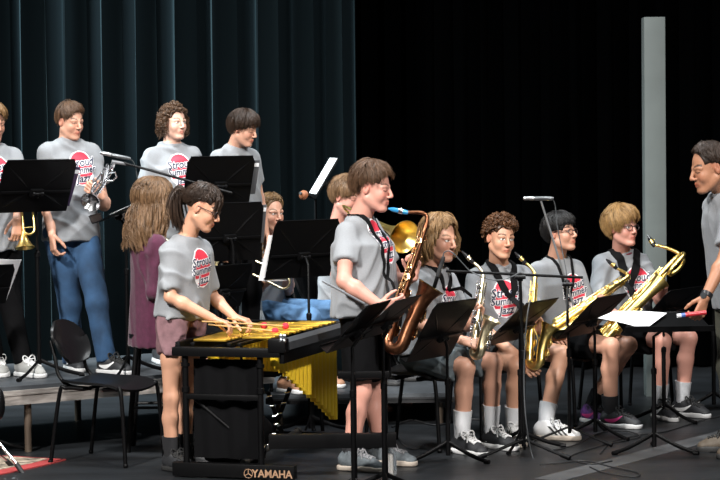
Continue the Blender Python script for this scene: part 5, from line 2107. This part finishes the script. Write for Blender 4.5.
PURPLE = mat('dark_purple_card', (.035, .018, .06), .6)
DKGREY = mat('dark_grey_card', (.07, .072, .08), .6)
s, fr = std('music stand on the riser before the two trumpet players, widest board', (36, 186), 13.2, 65, 15, 52, 1, 37, 13.32, .40, yaw0=250)
folder('dark purple folder poking out from the board before the trumpet players', fr, .13, -.005, .30, .26, PURPLE, -4)
s, fr = music_stand('music stand with flat lying board behind the person in the maroon cardigan', W(123, 211, 13.45), V((.01, .48, 0)), V((.31, 0, .135)), V((X(126, 13.45), 13.45, .40)), front=(-.3, 0, 1), yaw0=20, ribs=False)
sheet('white sheet seen edge on over the flat lying board', fr, -.02, .06, .22, .26, curl=.004)
s, fr = std('high music stand hiding the chest of the shaggy dark haired player', (219, 180), 13.58, 64, 8, 47, 1, 221, 13.62)
folder('grey folder sticking out beside the chest of the dark haired player', fr, .145, .01, .30, .22, DKGREY)
s, fr = std('music stand directly behind the face of the vibraphone player', (228, 232), 13.36, 65, 6, 58, 1, 233, 13.34)
folder('grey folder with white tag sticking out near the braided player', fr, .13, .04, .30, .24, DKGREY)
std('low music stand beside the grey jacket, board tilted and lowest of its row', (222, 287), 13.12, 46, 15, 44, 1, 222, 13.10)
s, fr = std('centre music stand covering the lap of the braided player in jeans', (303, 249), 13.7, 64, 12, 58, 1, 308, 13.62)
sheet('white page slipping out beside the braid of the player in jeans', fr, -.165, -.06, .22, .30, rot=-3, lift=.006)
s, fr = std('music stand turned edge on with white pages against the dark curtain', (323, 179), 14.95, -9, 23, 38, 1, 316, 14.98, .20, front=(-1, 0, .5))
sheet('nearer white page on the edge on music stand', fr, -.115, .02, .22, .28, curl=.004)
sheet('farther white page on the edge on music stand', fr, .115, .02, .22, .28, curl=.004)
b = MB()
mp = fr[0] - fr[2] * (fr[5] * .5 - .0) - fr[1] * .20 + fr[3] * .045 + V((-.03, 0, .0))
mu = empty('plunger_mute', mp, 'small orange brown plunger mute resting on the ledge of the edge on stand', 'mute')
b.lathe(mp, (-.5, -.6, .3), [(.032, 0), (.033, .006), (.031, .02), (.022, .032), (.010, .038), (0, .039)], 18); b.out('cup', mat('brown_rubber', (.30, .10, .04), .55), mu)
b = MB(); b.lathe(mp + V((-.5, -.6, .3)).normalized() * .034, (-.5, -.6, .3), [(.011, 0), (.012, .014), (0, .017)], 12); b.out('stub', RUBBER, mu)

arm = [W(365, 304, 11.16), W(345, 293, 11.35), W(323, 281.5, 11.5)]
std('tilted music stand in front of the vibraphone with grey side rod', (360, 326), 11.12, 28, 38, 46, 1, 351, 11.02, arm=arm, front=(-1, .3, .8), yaw0=80)
std('tilted music stand below the bell of the dark saxophone', (388, 318), 11.30, 30, 41, 40, 1, 382, 11.2, front=(-1, .3, .8), yaw0=40)
std('music stand in front of the long haired saxophone player', (443, 330), 12.35, 47, 29, 59, 1, 446, 12.37, front=(-1, .3, .8), yaw0=205)
std('music stand in front of the curly haired saxophone player', (521, 322), 12.78, 41, 42, 44, 1, 519, 12.80, front=(-1, .3, .8), yaw0=10)
std('music stand in front of the black haired saxophone player', (593, 316), 13.1, 42, 37, 42, 1, 594, 13.28, front=(-1, .3, .8), yaw0=190)
u, v = V((.50, .02, 0)), V((-.05, .31, .085))
s, fr = music_stand('flat topped music stand carrying the loose white page by the leader', W(661, 322, 12.48), u, v, V((X(653, 12.62), 12.62, 0)), front=(0, -.2, 1), yaw0=205, lip=.03, leg=.27)
c, ux, vx, n, w_, h_ = fr
b = MB()
pc = [W(598, 320, 12.36), W(645, 331.5, 12.32), W(667, 314.5, 12.56), W(614, 312.5, 12.56)]
def page(s_, t_):
    p = lerp(lerp(pc[0], pc[1], s_), lerp(pc[3], pc[2], s_), t_)
    return p + V((0, 0, .012 + .006 * math.sin(3 * s_) - .004 * t_))
b.grid(page, 8, 8, .0014)
o = b.out('sheet_music', PAPER, None, lerp(pc[0], pc[2], .5))
tag(o, 'large loose white page lying flat and overhanging the stand by the leader', 'sheet music', 'sheet music on the stands')
std('music stand in front of the baritone saxophone player with dark board', (671, 306), 13.78, 45, 28, 36, 1, 663, 14.02, front=(-1, .3, .8), yaw0=-50)
std('music stand behind the forearm of the leader at the picture edge', (722, 287), 14.5, 50, 20, 40, 1, 713, 14.6, front=(-1, .3, .8), yaw0=200)
s, fr = std('music stand by the red rug, mostly outside the picture', (-24, 286), 12.9, 60, 14, 40, 1, -20, 12.9, front=(0, .6, 1))
sheet('white page corner peeking in beside the trumpet players', fr, .175, .02, .22, .28, rot=-6, lift=.01)

# ---------------------------------------------------------------- chairs and the stool
chair('empty black shell chair standing alone before the riser', (X(106, 12.53), 12.53, 0), 65)
chair('black chair under the long haired saxophone player', (X(417, 12.95), 12.97, 0), 62, w=.42, zs=.44)
chair('black chair under the curly haired saxophone player', (X(494, 13.45), 13.47, 0), 22, w=.42, zs=.44)
chair('black chair under the black haired saxophone player', (X(562, 14.05), 14.07, 0), 50, w=.42, zs=.44)
chair('black chair under the blond baritone saxophone player', (X(626, 14.5), 14.52, 0), 28, w=.42, zs=.44)
chair('black chair under the braided player in jeans', (X(260, 14.47), 14.47, .20), 55, w=.42, zs=.42)
chair('black chair under the brown haired player behind the standing player', (X(338, 14.82), 14.82, .20), 62, w=.42, zs=.42)
chair('empty black chair whose rounded back shows above the gold bars', (X(278, 13.45), 13.45, 0), 100, w=.40, zs=.42, back_h=.755)

stool = empty('stool', (X(151, 13.0), 13.0, 0), 'tall black stool under the person in the maroon cardigan', 'stool')
sc = V((X(151, 13.0), 13.0, 0))
b = MB(); b.lathe(sc + U * .655, U, [(0, 0), (.13, 0), (.14, .012), (.14, .035), (.12, .045), (0, .046)], 24); b.out('seat', BLACK_PLASTIC, stool)
for i in range(4):
    d = V((math.cos(R(45 + 90 * i)), math.sin(R(45 + 90 * i)), 0))
    b = MB(); b.tube([sc + d * .12 + U * .655, sc + d * .20], .016, 10); b.out('leg', BLACK_METAL, stool)
    d2 = V((math.cos(R(135 + 90 * i)), math.sin(R(135 + 90 * i)), 0))
    b = MB(); b.tube([sc + d * .168 + U * .26, sc + d2 * .168 + U * .26], .009, 8); b.out('rung', BLACK_METAL, stool)

# grey jacket over the chair back beside the braided player
F = Field()
jp = [(W(243, 268, 14.22), .035), (W(240, 292, 14.22), .065), (W(240, 318, 14.22), .09)]
F.cone(jp[0][0], jp[1][0], .035, .075, .03, squash=((.5, .8, 0), .6))
F.cone(jp[1][0], jp[2][0], .075, .11, .03, squash=((.5, .8, 0), .6))
F.cone(W(247, 275, 14.2), W(258, 322, 14.12), .03, .055, .03)
vs, fs = F.build(.007, folds(19, .012, (0.1, 0, 1), 38))
o = mk('jacket', vs, fs, mat('grey_nylon', (.17, .20, .22), .45, bump=.1, bscale=90), None, W(240, 330, 14.2))
tag(o, 'grey jacket slung over the chair back beside the braided player', 'jacket')

# ---------------------------------------------------------------- microphones
def mic_stand(label, base, top, boom0, boom1, yaw=30, leg=.30, r=.0095, bm=None):
    base, top = V(base), V(top)
    root = empty('microphone_stand', base, label, 'microphone stand')
    b = MB(); b.tube([base + U * .06, lerp(base, V((base.x, base.y, top.z)), .55)], r * 1.35, 12); b.out('post', BLACK_METAL, root)
    b = MB(); b.tube([lerp(base, V((base.x, base.y, top.z)), .5), top], r, 12)
    b.lathe(lerp(base, V((base.x, base.y, top.z)), .54), U, [(r * 1.3, 0), (r * 2, .006), (r * 2, .05), (r, .056)], 12); b.out('upper_tube', BLACK_METAL, root)
    b = MB(); b.box(top, (.034, .034, .05), None, .008); b.tube([top + V((-.03, -.02, 0)), top + V((.03, -.02, 0))], .012, 10); b.out('clutch', BLACK_PLASTIC, root)
    b = MB(); b.tube([boom0, boom1], r * .85, 12); b.out('boom', bm or BLACK_METAL, root)
    for i in range(3):
        d = V((math.cos(R(yaw + 120 * i)), math.sin(R(yaw + 120 * i)), 0))
        b = MB(); b.tube([base + U * .10, base + d * leg * .9 + U * .018], r, 8); b.tube([base + d * leg * .82 + U * .026, base + d * leg + U * .012], r * 1.5, 10)
        b.out('leg', BLACK_METAL, root)
    return root


mt = W(200, 184, 13.35)
mic_stand('microphone stand with long boom over the person in the maroon cardigan', (mt.x, mt.y, 0), mt, W(232, 193, 13.3), W(122, 162.5, 13.42))
microphone('silver microphone on the boom beside the silver trumpet', W(100, 152.5, 13.42), W(130, 158.8, 13.42) - W(100, 152.5, 13.42), .19)
b = MB(); b.tube([W(112, 161.5, 13.42), W(126, 163.8, 13.42)], .011, 12)
o = b.out('microphone_clip', mat('clip_grey', (.14, .14, .15), .4, .4), None, W(119, 162, 13.42)); tag(o, 'short grey microphone clip at the end of the long boom', 'clip')
cable('thin black cable hanging from the silver microphone', [W(129, 158.6, 13.42), W(134, 163, 13.44), W(137.5, 178, 13.45), W(139, 192, 13.45), W(141, 215, 13.40), W(143, 228, 13.3)], .0035, m=mat('cable_sheath', (.035, .04, .042), .5))
mt = W(520, 277, 12.5)
mic_stand('microphone stand with level bar across the curly haired player', (X(522, 12.5), 12.5, 0), mt, W(446, 271, 12.52), W(583, 277.5, 12.48), yaw=205)
microphone('black microphone hanging beside the chin of the long haired player', W(434, 288, 12.54), W(443, 259, 12.52) - W(434, 288, 12.54), .19, m=BLACK_METAL)
cable('thin black cable arching from the black microphone to the level bar', [W(443, 259, 12.52), W(444, 253, 12.52), W(449, 251, 12.51), W(455, 255, 12.5), W(465, 266, 12.5), W(472, 272, 12.49), W(488, 279, 12.46), W(504, 279.5, 12.46), W(519, 273, 12.47)], .0035, m=mat('cable_grey', (.06, .065, .07), .5))
mt = W(567, 284, 13.02)
mic_stand('microphone stand with steep boom rising before the black haired player', (X(568, 13.02), 13.02, 0), mt, W(573, 304, 13.02), W(541, 201, 13.02), yaw=80, r=.0075, bm=mat('grey_steel', (.30, .31, .32), .35, .7))
microphone('slim level microphone above the black haired player', W(523, 198.3, 13.02), W(553, 198.5, 13.02) - W(523, 198.3, 13.02), .18)
cable('thin cable drooping from the overhead microphone', [W(552, 198.5, 13.02), W(554.5, 203, 13.03), W(556, 212, 13.04), W(557, 225, 13.04), W(562, 250, 13.04), W(567, 280, 13.0), W(566, 330, 13.0)], .0032, m=mat('cable_grey', (.06, .065, .07), .5))
cable('grey cable draped down the post of the level bar microphone stand', [W(530, 300, 12.44), W(527, 318, 12.42), W(525, 345, 12.44), W(524, 380, 12.46), W(526, 420, 12.44), Fl(533, 458), Fl(545, 467)], .0035, m=mat('cable_grey', (.06, .065, .07), .5))

# cables over the floor
up_ = lambda pts, z=.006: [Fl(*p) + V((0, 0, z)) for p in pts]
cable('black cable looping round the feet of the black haired player', up_([(548, 452), (572, 447), (600, 434), (625, 432), (640, 437), (628, 441), (600, 447), (570, 458), (590, 465), (612, 462)]))
cable('black cable running from the loops out past the leader', up_([(600, 455), (612, 443), (640, 436), (668, 432), (700, 422), (735, 414)]))
cable('black cable snaking along the pale tape line', up_([(540, 466), (560, 464), (585, 462), (612, 468), (638, 474), (634, 478), (605, 474), (590, 468)]))
cable('black cable lying behind the first saxophone chair', up_([(392, 428), (412, 421), (436, 426), (470, 420), (500, 424)]), .006)
cable('black cable lying under the seated saxophone players', up_([(372, 446), (392, 434), (404, 446), (414, 450), (424, 446)]), .006)

# ---------------------------------------------------------------- small things on the floor
bp = Fl(391, 476)
bt = empty('water_bottle', bp, 'clear water bottle standing beside the post of the tilted music stand', 'bottle')
b = MB(); b.lathe(bp, U, [(0, .001), (.030, .001), (.032, .006), (.032, .115), (.026, .14), (.013, .155), (.013, .165)], 20)
mw = mat('clear_plastic', (.75, .8, .85), .08); mw.node_tree.nodes['Principled BSDF'].inputs['Transmission Weight'].default_value = .85
b.out('body', mw, bt)
b = MB(); b.lathe(bp + U * .163, U, [(.015, 0), (.015, .018), (0, .019)], 16); b.out('cap', mat('cap_white', (.6, .6, .62), .5), bt)

sb = V((X(-14, 12.2), 12.2, 0))
ks = empty('keyboard_stand', sb, 'chrome legged tripod stand at the picture edge by the red rug', 'stand')
b = MB(); b.tube([sb + U * .05, sb + U * .55], .016, 12); b.out('post', BLACK_METAL, ks)
for e0, e1 in ((W(-10, 432, 12.2), W(18, 459, 12.12)), (W(-14, 445, 12.2), W(8, 463, 12.3)), (W(-14, 440, 12.2), W(-50, 465, 12.1))):
    e1 = V((e1.x, e1.y, .035))
    b = MB(); b.tube([e0, e1], .009, 10); lg = b.out('leg', CHROME, ks)
    b = MB(); b.tube([lerp(e0, e1, .93), e1 + (e1 - e0).normalized() * .05 - U * .01], .014, 10); b.out('rubber_foot', RUBBER, lg)
b = MB(); b.sphere(W(-1, 404, 12.2), (.035, .05, .09), 14, 9); b.out('knob', BLACK_PLASTIC, ks)

# low black frame crossing in front of the standing player's shins
fd = 11.72
fr_o = empty('low_frame', V((X(330, fd), fd, 0)), 'low black frame with level beams crossing before the shins of the standing player', 'frame')
xa, xb = X(266, fd), X(394, fd)
zt, zb_ = W(330, 433.5, fd).z, W(330, 448, fd).z
b = MB(); b.box(((xa + xb) / 2, fd, (zt + zb_) / 2), (xb - xa, .05, zt - zb_), None, .005); b.out('beam', FRAME, fr_o)
zt, zb_ = W(355, 371.5, fd).z, W(355, 378.5, fd).z
b = MB(); b.box(((X(351, fd) + X(384, fd)) / 2 - .03, fd, (zt + zb_) / 2), (X(384, fd) - X(351, fd) + .10, .035, zt - zb_), None, .004); b.out('cross_bar', FRAME, fr_o)
for q_ in (351.5, 382.5):
    b = MB(); b.tube([(X(q_, fd), fd, 0), (X(q_, fd), fd, zt)], .017, 12); b.out('upright', FRAME, fr_o)
print('\n'.join(CHECK))
